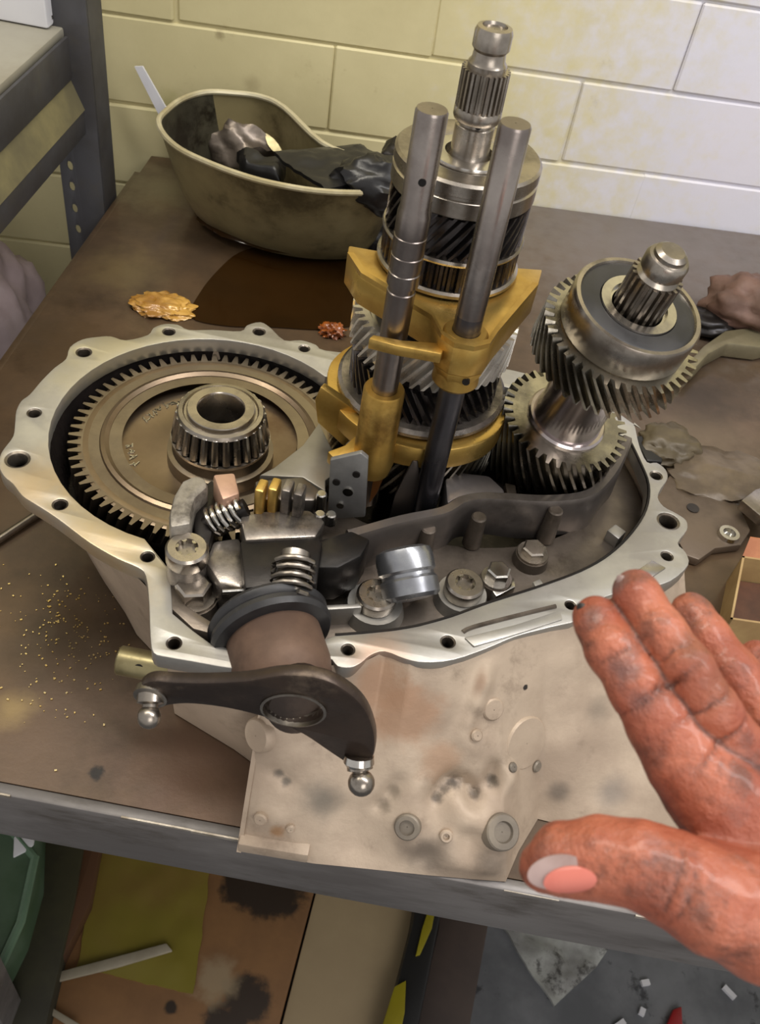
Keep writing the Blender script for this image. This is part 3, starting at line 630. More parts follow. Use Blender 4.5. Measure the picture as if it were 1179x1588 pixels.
# ------------------------------------------------------------------ output shaft leaning at the right
os_d = V((.1268, -.1607, .9788)).normalized(); OC = V((.122, .542, .172))
OM = axisM(OC, os_d)
osh = thing('output_shaft', OC - os_d * .09, 'leaning gear shaft at the right with sealed ball bearing and splined stub on top', 'gear shaft')
b = MB(); gear_mesh(b, OM, .0412, .0480, -.048, 0, 36, -.66, bore=.018, K=8); b.build('helical_gear', GEARM, osh)
b = MB(); b.lathe([(.030, -.001), (.030, .0015), (.0285, .003), (.0262, .003), (.0258, .006), (.0248, .012), (.0250, .05), (.028, .068)], OM, 48, cap0=False); b.build('hub', material('polished_hub', (205, 196, 194), (168, 158, 158), (.14, .24), 1.0, 16, .02, 100), osh)
b = MB(); gear_mesh(b, OM, .0470, .0535, .0665, .0935, 42, -.42, bore=.02, K=8); b.build('helical_gear', GEARM, osh)
b = MB(); b.lathe([(.03, .0925), (.0425, .0935), (.0435, .095), (.0435, .1155), (.0422, .1175), (.0395, .1175), (.0385, .1155)], OM, 64, cap0=False, cap1=False); b.build('bearing_outer_race', STEEL, osh)
b = MB(); b.lathe([(.0388, .1158), (.037, .1165), (.0262, .1165), (.0258, .1155)], OM, 64, cap0=False, cap1=False); b.build('bearing_shield', RUBBER, osh)
b = MB(); b.lathe([(.0260, .115), (.0255, .1178), (.0195, .1178), (.0190, .115), (.0175, .115)], OM, 48, cap0=False, cap1=False); b.build('bearing_inner_race', BRIGHT, osh)
b = MB(); gear_mesh(b, OM, .0140, .0166, .110, .1425, 20, 0, bore=.004, K=1, w0=.34, w1=.2); b.build('spline', STEEL, osh)
b = MB(); b.lathe([(.0138, .1425), (.0118, .145), (.0118, .1465), (.0138, .1475), (.0140, .1545), (.0125, .157), (.0105, .1575), (.0103, .1600), (.0075, .162), (.0015, .1615)], OM, 40, cap0=False); b.build('shaft_end', STEEL, osh)
MB().cyl(OC - os_d * .085, OC + os_d * .12, .013, seg=24).build('shaft_core', GEARD, osh)

# ------------------------------------------------------------------ selector rods with brass forks
RX, RY = .0307, .4719; LX, LY = -.012, .474
def crescent(cx, cy, ri, ro, a0, a1, z0, z1, n=28, taper=.6):
    pi_, po = [], []
    for k in range(n + 1):
        t = k / n; a = math.radians(a0 + (a1 - a0) * t); e = math.sin(math.pi * min(1, max(0, t)))
        rr = ri + (ro - ri) * (taper + (1 - taper) * min(1, e * 2.2))
        po.append(V((cx + rr * math.cos(a), cy + rr * math.sin(a), z0))); pi_.append(V((cx + ri * math.cos(a), cy + ri * math.sin(a), z0)))
    mb = MB(); vs = []; fs = []; h = V((0, 0, z1 - z0))
    for k in range(n + 1): vs += [pi_[k], po[k], po[k] + h, pi_[k] + h]
    for k in range(n):
        for j in range(4): fs.append((k * 4 + j, k * 4 + (j + 1) % 4, (k + 1) * 4 + (j + 1) % 4, (k + 1) * 4 + j))
    fs += [(0, 1, 2, 3), (n * 4 + 3, n * 4 + 2, n * 4 + 1, n * 4)]
    return mb.add(vs, fs)
r1 = thing('selector_rod', (RX, RY, .10), 'right-hand plain steel rod running through the upper brass fork', 'selector rod')
MB().lathe([(.0085, .10), (.0085, .29)], TZ(RX, RY), 32).build('rod_foot', DARKROD, r1)
MB().lathe([(.0086, .29), (.0086, .403), (.0078, .4045), (.0003, .4046)], TZ(RX, RY), 32, cap1=False).build('rod', ROD, r1)
def arc(cx, cy, r, a0, a1, z, n=24):
    return [V((cx + r * math.cos(math.radians(a0 + (a1 - a0) * k / n)), cy + r * math.sin(math.radians(a0 + (a1 - a0) * k / n)), z)) for k in range(n + 1)]
vout = [(AX + .0645, AY + .014), (AX + .0615, AY - .010), (RX + .0190, RY + .004), (RX + .0150, RY - .0095), (RX + .006, RY - .0162), (RX - .006, RY - .0162), (RX - .0145, RY - .0095), (RX - .022, RY + .008), (-.0400, .5120), (-.0520, .5330), (-.0530, .5470)]
fo = [V((x, y, .2555)) for x, y in vout] + arc(AX, AY, .0440, 182, 372, .2555)
fork = MB().prism(fo, V((0, 0, .0205))).build('fork', BRASS, r1, bevel=.0012)
rimo = [V((x, y, .2755)) for x, y in vout]; rc = V((AX, AY, .2755))
rimi = [p + (rc - p).normalized() * .0042 for p in rimo]
b = MB()
for k in range(1, len(rimo) - 2): b.prism([rimo[k], rimo[k + 1], rimi[k + 1], rimi[k]], V((0, 0, .0035)))
b.build('fork_rim', BRASS, r1)
b = MB(); lowp = [(RX + .0185, RY + .004), (RX + .0150, RY - .0095), (RX + .006, RY - .0162), (RX - .006, RY - .0162), (RX - .0145, RY - .0095), (RX - .020, RY + .006), (RX - .008, RY + .012), (RX + .010, RY + .011)]
b.prism([V((x, y, .2558)) for x, y in lowp], [V(((RX - x) * .42, (RY - y) * .30, -.0165)) for x, y in lowp]); b.build('fork_web', BRASS, r1, bevel=.0015)
MB().lathe([(.0088, .240), (.0125, .239), (.0150, .242), (.0140, .256), (.0140, .2768), (.0125, .2785), (.0088, .2785)], TZ(RX, RY), 32, cap0=False, cap1=False).build('fork_boss', BRASS, r1)
MB().prism([V((RX - .010, RY - .004, .262)), V((LX + .006, LY - .0115, .262)), V((LX - .012, LY - .0115, .262)), V((LX - .014, LY - .0165, .262)), V((LX + .004, LY - .0185, .262)), V((RX - .012, RY - .016, .262))], V((0, 0, .0075))).build('fork_finger', BRASS, r1, bevel=.001)
MB().cyl((RX + .006, RY - .0165, .2525), (RX + .006, RY - .012, .2525), .0024, seg=10).build('pin_hole', BLACKM, r1)
r2 = thing('selector_rod', (LX, LY, .12), 'left-hand grooved steel rod in a tall brass sleeve fork', 'selector rod')
b = MB(); b.lathe([(.0086, .12), (.0086, .296), (.0080, .2965), (.0080, .3005), (.0096, .301), (.0096, .309), (.0090, .3094), (.0090, .3108), (.0096, .3112), (.0096, .320), (.0091, .3204), (.0091, .3216), (.0096, .322), (.0096, .332), (.0091, .3324), (.0091, .3336), (.0096, .334), (.0096, .346), (.0087, .350), (.0087, .4015), (.0080, .403), (.0003, .4032)], TZ(LX, LY), 36, cap1=False)
b.build('rod', ROD, r2)
q = Y(655, 283, LY - .0085); MB().cyl((q.x, q.y - .0006, q.z), (q.x, q.y + .004, q.z), .0022, seg=12).build('pin_hole', BLACKM, r2)
MB().lathe([(.0087, .222), (.0128, .222), (.0136, .2205), (.0140, .168), (.0150, .160), (.0130, .150), (.0087, .150)], TZ(LX, LY), 36, cap0=False, cap1=False).build('fork_sleeve', BRASS, r2)
c = crescent(AX, AY, .0545, .0700, -218, -8, .1535, .1715, 40, .75); c.build('fork', BRASS, r2, bevel=.001)
MB().prism([Y(u, v, .505) for u, v in [(497, 600), (530, 622), (556, 640), (556, 700), (530, 690), (492, 655), (488, 620)]], V((.002, .006, 0))).build('fork_ear', BRASS, r2, bevel=.001)
slab([(508, 700), (535, 690), (560, 668), (600, 680), (598, 700), (570, 706), (520, 712)], .158, .168, 'fork_foot', BRASS, r2)
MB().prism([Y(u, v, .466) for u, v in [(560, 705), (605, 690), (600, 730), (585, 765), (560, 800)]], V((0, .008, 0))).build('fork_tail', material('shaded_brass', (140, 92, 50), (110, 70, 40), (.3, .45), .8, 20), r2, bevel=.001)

# ------------------------------------------------------------------ selector mechanism at the front
sm = thing('selector_mechanism', (-.05, .39, .11), 'oily selector mechanism with spring, gold detents and dotted bracket at the casing front', 'selector mechanism')
# bracket plate with dots
yb = P(535, 806, .125).y
dots = [(553, 735), (522, 747), (540, 762), (528, 783)]
MB().prism([Y(u, v, yb) for u, v in [(512, 714), (560, 703), (571, 712), (566, 802), (508, 806)]], V((0, .004, 0))).build('bracket', material('bracket_steel', (136, 136, 134), (108, 107, 106), (.3, .45), .5, 20, .08, 90), sm, bevel=.0008)
for k, (u, v) in enumerate(dots):
    q = Y(u, v, yb); MB().cyl(q + V((0, .001, 0)), q + V((0, -.0012, 0)), .0026 if k != 2 else .0036, seg=12).build('rivet', BRIGHT if k in (2, 3) else BLACKM, sm)
# dark carrier block and body
slab([(372, 838), (470, 832), (492, 828), (500, 842), (492, 905), (380, 912)], .108, .150, 'carrier_block', BLACKM, sm, .002)
slab([(490, 838), (545, 822), (575, 836), (560, 862), (525, 880), (492, 880)], .112, .146, 'carrier_arm', BLACKM, sm, .002)
slab([(372, 800), (410, 792), (480, 790), (505, 808), (490, 832), (380, 838)], .115, .152, 'carrier_top', MECH, sm, .002)
# gold detent fingers
for k, (u, v) in enumerate([(404, 790), (424, 788), (444, 790), (462, 796)]):
    q = P(u, v, .150); GD = BRASS if k in (0, 1) else MECH
    MB().box(q + V((0, 0, .008)), (.0062, .012, .030), Matrix.Rotation(-.1, 3, 'Z'), bev=.0016).build('detent_finger', GD, sm)
slab([(395, 745), (470, 738), (498, 760), (488, 776), (400, 775)], .118, .150, 'back_plate', material('plate_steel', (120, 114, 108), (88, 82, 76), (.3, .45), .85, 20, .08, 90), sm, .002)
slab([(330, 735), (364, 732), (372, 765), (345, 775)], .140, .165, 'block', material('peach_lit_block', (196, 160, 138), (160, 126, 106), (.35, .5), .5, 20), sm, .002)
for u, v, hh in ((496, 790, .016), (494, 818, .014), (512, 812, .010)):
    q = P(u, v, .14); MB().cyl(q, q + V((0, 0, hh)), .0042, .0036, 12, .0008).build('stud', BRIGHT, sm)
# coil on its pin, left
q = P(352, 800, .148); ax = V((.8, .35, .45)).normalized(); s = ax.orthogonal().normalized(); t = ax.cross(s)
pts = [q + ax * (.022 * k / 60 - .011) + (s * math.cos(k * .55) + t * math.sin(k * .55)) * .0095 for k in range(61)]
MB().tube(pts, .0017, 8).build('spring', BRIGHT, sm); MB().cyl(q - ax * .016, q + ax * .014, .006, seg=18).build('spring_pin', BLACKM, sm)
# cast finger, left
slab([(262, 818), (262, 795), (269, 766), (282, 744), (303, 734), (320, 740), (324, 754), (304, 772), (297, 795), (298, 812)], .115, .160, 'cast_finger', material('grey_cast_finger', (164, 158, 148), (112, 106, 98), (.35, .55), .5, 40, .15, 120, dirt=(40, .48, .66, .7), dcol=(66, 60, 54)), sm, .004)
slab([(306, 760), (330, 740), (345, 770), (335, 800), (326, 845), (302, 850), (300, 800)], .115, .146, 'cavity_shade_slab', BLACKM, sm, .003)  # black slab stands in for the shaded cavity beside the cast finger
slab([(330, 838), (372, 832), (385, 880), (378, 912), (340, 905), (318, 870)], .11, .140, 'side_block', MECH, sm, .003)
torx(P(290, 848, .152), .0135, .012, 'socket_bolt', sm, STEEL); MB().cyl(V((*P(290, 848, .152).xy, .108)), V((*P(290, 848, .152).xy, .1405)), .0145, .0125, 28, .001).build('bolt_boss', MECH, sm)
MB().cyl(P(345, 918, .138), P(410, 914, .138), .0016, seg=8).build('pin', BRIGHT, sm)
# return spring round the selector shaft (axis towards the viewer)
DX, DZ = -.042, .125
q0, q1 = V((-.0465, .374, .155)), V((-.0450, .350, .148)); ax = (q1 - q0).normalized(); s = ax.orthogonal().normalized(); t = ax.cross(s)
MB().tube([q0 + ax * ((q1 - q0).length * k / 52) + (s * math.cos(k * .55) + t * math.sin(k * .55)) * .0125 for k in range(53)], .0017, 8).build('return_spring', STEEL, sm)
MB().cyl(q0 - ax * .004, q1 - ax * .002, .0095, seg=24).build('selector_shaft', STEEL, sm)
# rubber boot and drum
AM = axisM(V((-.0575, .350, .1225)), V((.50, -1, -.03)))
b = MB(); b.lathe([(.028, 0), (.0365, .000), (.0385, .003), (.0378, .006), (.0362, .0075), (.0378, .009), (.0385, .0125), (.0368, .016), (.030, .017)], AM, 56); b.build('rubber_boot', RUBBER, sm)
b = MB(); b.lathe([(.0285, .014), (.0300, .017), (.0300, .040), (.0285, .048), (.0240, .056), (.018, .061), (.016, .068)], AM, 48); b.build('drum', DRUM, sm)

# ------------------------------------------------------------------ shift lever
LYY = .276; LF = .268
lv = thing('shift_lever', V((-.03, LYY, .06)), 'dark pressed-steel shift lever with oval hole and ball studs on both ends', 'lever')
lo = smooth([V((*Y(u, v, LF).xz, 0)) for u, v in [(211, 1078), (218, 1064), (236, 1057), (268, 1059), (320, 1060), (380, 1057), (440, 1048), (500, 1054), (542, 1076), (568, 1104), (581, 1140), (580, 1172), (566, 1188), (545, 1188), (512, 1168), (470, 1140), (420, 1117), (360, 1101), (300, 1093), (262, 1095), (240, 1102), (218, 1094)]], 4)
hc = Y(455, 1101, LF); e1 = Y(498, 1095, LF) - hc; ang_l = math.atan2(e1.z, e1.x)
LM = Matrix(((1, 0, 0, 0), (0, 0, -1, LYY), (0, 1, 0, 0), (0, 0, 0, 1)))
eye = Y(234, 1079, LF)
plate('arm', [V((q.x, q.y)) for q in lo], [circ(hc.x, hc.z, .0172, 28, ry=.0142, a=ang_l)], .008, .0018, LEVERM, lv, LM)
b = MB(); b.lathe([(.0190, .001), (.0190, .0088), (.0174, .0092), (.0170, .001)], TZ(hc.x, LYY, hc.z) @ Matrix.Rotation(-ang_l, 4, 'Y') @ Matrix.Diagonal((1, 1, .83, 1)) @ Matrix.Rotation(math.pi / 2, 4, 'X'), 32, cap0=False, cap1=False); b.build('hole_rim', STEEL, lv)
b = MB(); b.cyl((-.030, .302, .130), (-.0265, LYY - .002, .1455), .0165, .0150, 28, .001); b.build('pivot_neck', LEVERM, lv)
def stud(p, down, rb, nm, mat):
    d = V(down).normalized(); e = p + d * .0115
    b = MB(); b.lathe([(.0075, -.002), (.0075, .004), (.0045, .005), (.0040, .009)], axisM(p, d), 20); b.ball(e, rb, 20); return b.build(nm, mat, lv)
b = MB(); b.lathe([(.0095, -.001), (.0095, .0035), (.0065, .0045)], axisM(V((eye.x, LYY - .006, eye.z)), V((0, -1, 0))), 24); b.build('eye_collar', STEEL, lv)
stud(V((eye.x, LYY - .008, eye.z)), (.15, -.75, -.35), .0066, 'ball_stud', STEEL)
b = MB(); ee = Y(557, 1174, LF); 
b.lathe([(.0085, 0), (.009, .004), (.0075, .006)], axisM(V((ee.x, LYY - .007, ee.z)), V((.1, -.55, -.7))), 20); b.build('stud_collar', BRIGHT, lv)
stud(V((ee.x + .0008, LYY - .009, ee.z - .004)), (.22, -.6, -.45), .0078, 'ball_stud', STEEL)

# ------------------------------------------------------------------ drain pan and what lies in it
rim = [(246, 188), (258, 172), (282, 154), (318, 143), (360, 144), (405, 150), (442, 168), (500, 222), (560, 245), (605, 262), (622, 280), (600, 294), (560, 299), (490, 296), (420, 284), (370, 270), (322, 252), (280, 232), (255, 210)]
ZR = .12
rm = smooth([P(u, v, ZR) for u, v in rim], 4)
cxm = V((-.185, 1.01, 0))
pan = thing('drain_pan', (cxm.x, cxm.y, 0), 'dirty olive tin drain pan at the back left of the workbench', 'pan')
def panring(k, z, push=0):
    o = []
    for p in rm:
        d = p - cxm; d.z = 0; o.append(V((cxm.x + d.x * k, cxm.y + .15 * (1 - k) + d.y * k, z)) - d.normalized() * push)
    return o
def loft(rings, name, mat, parent, capend=True, ang=40):
    n = len(rings[0]); vs = [q for r in rings for q in r]; fs = []
    for k in range(len(rings) - 1):
        for i in range(n): fs.append((k * n + i, k * n + (i + 1) % n, (k + 1) * n + (i + 1) % n, (k + 1) * n + i))
    if capend: fs.append(tuple(range((len(rings) - 1) * n, len(rings) * n)))
    return MB().add(vs, fs).build(name, mat, parent, ang)
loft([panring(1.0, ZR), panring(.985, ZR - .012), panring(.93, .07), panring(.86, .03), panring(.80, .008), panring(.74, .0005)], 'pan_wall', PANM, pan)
loft([panring(.985, ZR), panring(.93, .08), panring(.86, .04), panring(.78, .012)], 'pan_inside', PANIN, pan)
MB().tube(rm + rm[:2], .0034, 8).build('rolled_rim', material('rim_tin', (206, 198, 168), (168, 156, 120), (.35, .5), .4, 12), pan)
q0, q1 = P(217, 103, .17), P(262, 186, .08)
q0 = Y(216, 105, 1.118); q1 = Y(272, 212, 1.108)
MB().prism([q0 + V((-.006, 0, 0)), q0 + V((.004, 0, .002)), q1 + V((.010, 0, 0)), q1 + V((-.008, 0, 0))], V((0, .003, 0))).build('strip', WHITE)
tag(bpy.data.objects['strip'], 'thin white plastic strip leaning out of the left end of the pan', 'strip')
def drape(name, mat, px, z, thick, amp, seed, label, cat, parent=None):
    """crumpled cloth patch: grid inside the pixel quad at height z"""
    n = 18; vs = []; fs = []
    a, b2, c2, d2 = [P(u, v, z) for u, v in px]
    for i in range(n + 1):
        for j in range(n + 1):
            s, t = i / n, j / n; p = a.lerp(b2, s).lerp(d2.lerp(c2, s), t)
            h = noise.noise(V((p.x * 30 + seed, p.y * 30, seed))) + .5 * noise.noise(V((p.x * 80, p.y * 80, seed)))
            e = min(1, 5 * min(s, 1 - s, t, 1 - t) + .25)
            vs.append(p + V((h * .004, h * .003, amp * h * e + thick * e)))
    m = len(vs); vs += [p - V((0, 0, thick)) for p in vs]
    for i in range(n):
        for j in range(n):
            q = (i * (n + 1) + j, (i + 1) * (n + 1) + j, (i + 1) * (n + 1) + j + 1, i * (n + 1) + j + 1)
            fs.append(q); fs.append(tuple(m + k for k in reversed(q)))
    bd = [(0, j) for j in range(n)] + [(i, n) for i in range(n)] + [(n, n - j) for j in range(n)] + [(n - i, 0) for i in range(n)]
    ids = [i * (n + 1) + j for i, j in bd]
    for k in range(len(ids)): fs.append((ids[k], ids[(k + 1) % len(ids)], m + ids[(k + 1) % len(ids)], m + ids[k]))
    o = MB().add(vs, fs).build(name, mat, parent, 60)
    if cat: tag(o, label, cat)
    return o
drape('oily_cloth', BLACKC, [(425, 236), (560, 224), (625, 268), (500, 296)], .121, .004, .006, 1, 'black oil-soaked cloth hanging over the right end of the pan', 'cloth')
drape('glove', BLACKC, [(365, 240), (440, 262), (432, 285), (372, 258)], .085, .012, .006, 4, 'crumpled black glove inside the pan behind the front rim', 'glove')
def lump(name, px, z, size, seed, mat, label, cat, flat=None, amp=.3, freq=2.0, sub=4):
    q = P(*px, z); return tag(blob(name, mat, q, size, amp, freq, seed, sub, flat), label, cat)
lump('casting', (372, 222), .05, (.055, .040, .036), 11, ALUD, 'grey cast bracket lying in the left of the pan', 'bracket', .014)
lump('casting', (300, 205), .045, (.024, .026, .022), 12, MECH, 'small dark casting against the left inside wall of the pan', 'casting', .014)
q = P(445, 215, .07); b = MB(); b.lathe([(.010, 0), (.026, .001), (.027, .006), (.011, .008), (.010, .0)], axisM(q, V((.1, -.5, .7))), 28, cap0=False, cap1=False); tag(b.build('washer', material('pale_washer', (176, 166, 128), (140, 130, 98), (.3, .45), .7, 30)), 'large pale steel washer leaning on the rear inside of the pan', 'washer')
blob('pan_sludge', OIL, (cxm.x, cxm.y, .012), (.10, .055, .012), .1, 2, 3, 3, flat=.0125, parent=pan)
b = MB(); b.box(P(560, 335, .02) + V((0, 0, .012)), (.07, .03, .05), Matrix.Rotation(.4, 3, 'Z'), .006)
# dark lumps right of the pan
lump('iron_casting', (618, 262), .115, (.026, .026, .030), 21, BLACKM, 'black iron lump between the pan end and the rods', 'casting', None, .2)
lump('oily_rag', (590, 288), .118, (.050, .030, .030), 23, BLACKC, 'black oily rag draped on the right tip of the pan', 'rag', None, .35)
lump('dirty_rag', (560, 352), .03, (.060, .026, .030), 22, BLACKC, 'dark dirty rag bunched on the bench under the right end of the pan', 'rag', .0)

# ------------------------------------------------------------------ bench litter
op = smooth([P(u, v, .0006) for u, v in [(296, 492), (310, 455), (338, 420), (372, 392), (420, 382), (500, 385), (570, 384), (640, 390), (640, 500), (560, 505), (500, 512), (420, 508), (350, 506)]], 4)
tag(MB().prism(op, V((0, 0, .0008))).build('oil_puddle', OIL), 'wide pool of dark brown oil on the bench in front of the pan', 'oil')
def crumple(name, px, size, seed, mat, label, cat):
    q = P(*px, 0); return tag(blob(name, mat, q + V((0, 0, size[2] * .5)), size, .55, 3.2, seed, 4, .0005), label, cat)
tag(blob('crumpled_film', FILM, P(252, 474, .003), (.032, .022, .007), .26, 2.4, 33, 5, .0004), 'crumpled glossy yellow film on the bench behind the ring gear', 'film')
crumple('orange_scrap', (515, 518), (.012, .010, .008), 32, ORANGE, 'small wet orange scrap at the edge of the oil pool', 'scrap')
MB().cyl(P(-40, 862, .004), P(62, 795, .004), .0035, seg=12).build('steel_rod', STEEL); tag(bpy.data.objects['steel_rod'], 'thin steel rod on the bench poking under the left flange lug', 'rod')
b = MB(); rd = random.Random(9)
for k in range(230):
    u, v = rd.gauss(105, 50), rd.gauss(985, 65)
    if u < -20 or u > 215 or v < 860: continue
    p = P(u, v, .0006); s = rd.uniform(.0004, .0012)
    b.box(p, (s * 1.4, s, s * .7), Matrix.Rotation(rd.uniform(0, 3), 3, 'Z'))
tag(b.build('metal_filings', GOLD), 'golden metal filings sprinkled on the bench left of the casing', 'filings', kind='stuff')
flat_ = MB().prism([P(u, v, .016) for u, v in [(984, 676), (1033, 670), (1028, 716), (1004, 714)]], V((0, 0, -.0155)))  # black slab painted in for the shade in this gap
tag(flat_.build('gap_shade_slab', BLACKC, None, bevel=.002), 'black slab standing in for the shaded gap on the bench behind the right flange lug', 'block')
# pale alloy arm behind on the right
b = MB().prism([P(u, v, .022) for u, v in [(1068, 560), (1092, 535), (1125, 512), (1179, 505), (1215, 505), (1215, 530), (1179, 538), (1130, 532), (1100, 548), (1078, 572)]], V((0, 0, -.02)))
tag(b.build('alloy_arm', material('pale_alloy', (132, 124, 98), (110, 102, 80), (.35, .5), .5, 14), None, bevel=.003), 'pale curved alloy arm lying on the bench behind the leaning shaft', 'bracket')
lump('brown_rag', (1168, 478), .03, (.055, .040, .035), 41, RUSTY, 'brown rag bunched at the right edge behind the alloy arm', 'rag', .0005)
lump('brown_rag', (1092, 500), .012, (.040, .022, .014), 43, BLACKM, 'flat black oily rag beside the alloy arm', 'rag', .0005, .2)
# dirty cover plate with threaded boss
b = MB().prism([P(u, v, .010) for u, v in [(1010, 775), (1040, 735), (1110, 742), (1150, 790), (1165, 822), (1150, 845), (1110, 850), (1085, 868), (1062, 860)]], V((0, 0, -.0095)))
cp = thing('cover_plate', P(1090, 800, 0), 'dirty brown cover plate with a threaded boss beside the right flange', 'cover plate')
b.build('plate', material('grimy_plate', (104, 90, 76), (78, 66, 54), (.4, .6), .3, 14, .25, 40), cp, bevel=.002)
q = P(1132, 826, .014); MB().lathe([(.011, -.006), (.0095, 0), (.006, 0), (.005, -.004), (.0003, -.004)], TZ(*q), 20, cap1=False).build('threaded_boss', BRIGHT, cp)
q = P(1075, 788, .0105); MB().cyl(q, q + V((0, 0, .0006)), .006, seg=16).build('plate_hole', GRIME, cp)
b = MB().prism([P(u, v, .03) for u, v in [(1150, 775), (1172, 758), (1215, 745), (1215, 820), (1180, 800)]], V((0, 0, -.012)))
tag(b.build('metal_scrap', STEEL, None, bevel=.002), 'torn grey metal scrap at the right edge above the small carton', 'scrap')
lump('greasy_lump', (1040, 690), .012, (.030, .028, .014), 51, material('grease_lump', (104, 92, 70), (76, 66, 48), (.3, .5), .1, 20), 'greasy brown lump of swarf right of the casing', 'swarf', .0005)
lump('greasy_lump', (1120, 740), .008, (.060, .04, .009), 52, material('grease_sheet', (106, 92, 74), (78, 66, 52), (.3, .5), .1, 20), 'flat smear of dried greasy swarf behind the cover plate', 'swarf', .0005)
# small open carton at the right edge
ct = thing('small_carton', P(1185, 930, 0), 'small open tan carton on the bench at the right edge by the fingers', 'carton')
A0, B0 = P(1132, 985, 0).xy, P(1160, 905, 0).xy
ca = [P(1133, 960, .035), P(1152, 862, .035)]
ex = V((1, .06, 0)); ey = (ca[1] - ca[0]); ey.z = 0; W_, L_ = .075, ey.length; ey.normalize(); O = ca[0]
def cbox(o, du, dv, z0, z1, th_dir, name, mat):
    MB().prism([V((o.x, o.y, z0)), V((o.x, o.y, z0)) + du, V((o.x, o.y, z0)) + du + V((0, 0, z1 - z0)), V((o.x, o.y, z1))], th_dir).build(name, mat, ct)
exn = ex.normalized()
cbox(O, ey * L_, 0, 0, .035, exn * .002, 'side_panel', CARTON); cbox(O, exn * W_, 0, 0, .035, ey * .002, 'front_panel', CARTON)
cbox(O + exn * W_, ey * L_, 0, 0, .035, -exn * .002, 'side_panel', CARTON); cbox(O + ey * L_, exn * W_, 0, 0, .035, -ey * .002, 'back_panel', CARTON)
MB().prism([V((O.x, O.y, .006)) + ey * .003 + exn * .003, V((O.x, O.y, .006)) + exn * (W_ - .003) + ey * .003, V((O.x, O.y, .006)) + exn * (W_ - .003) + ey * (L_ - .003), V((O.x, O.y, .006)) + ey * (L_ - .003) + exn * .003], V((0, 0, -.005))).build('bottom_panel', CARTIN, ct)
fl_ = V((O.x, O.y, .035)); MB().prism([fl_ + ey * L_, fl_ + ey * L_ + exn * W_, fl_ + ey * (L_ + .012) + exn * W_ + V((0, 0, .012)), fl_ + ey * (L_ + .012) + V((0, 0, .012))], ey * .0015).build('flap', material('copper_brown_flap', (190, 128, 86), (160, 100, 66), (.35, .5), .1, 20), ct)  # flap colour redder than the tan panels

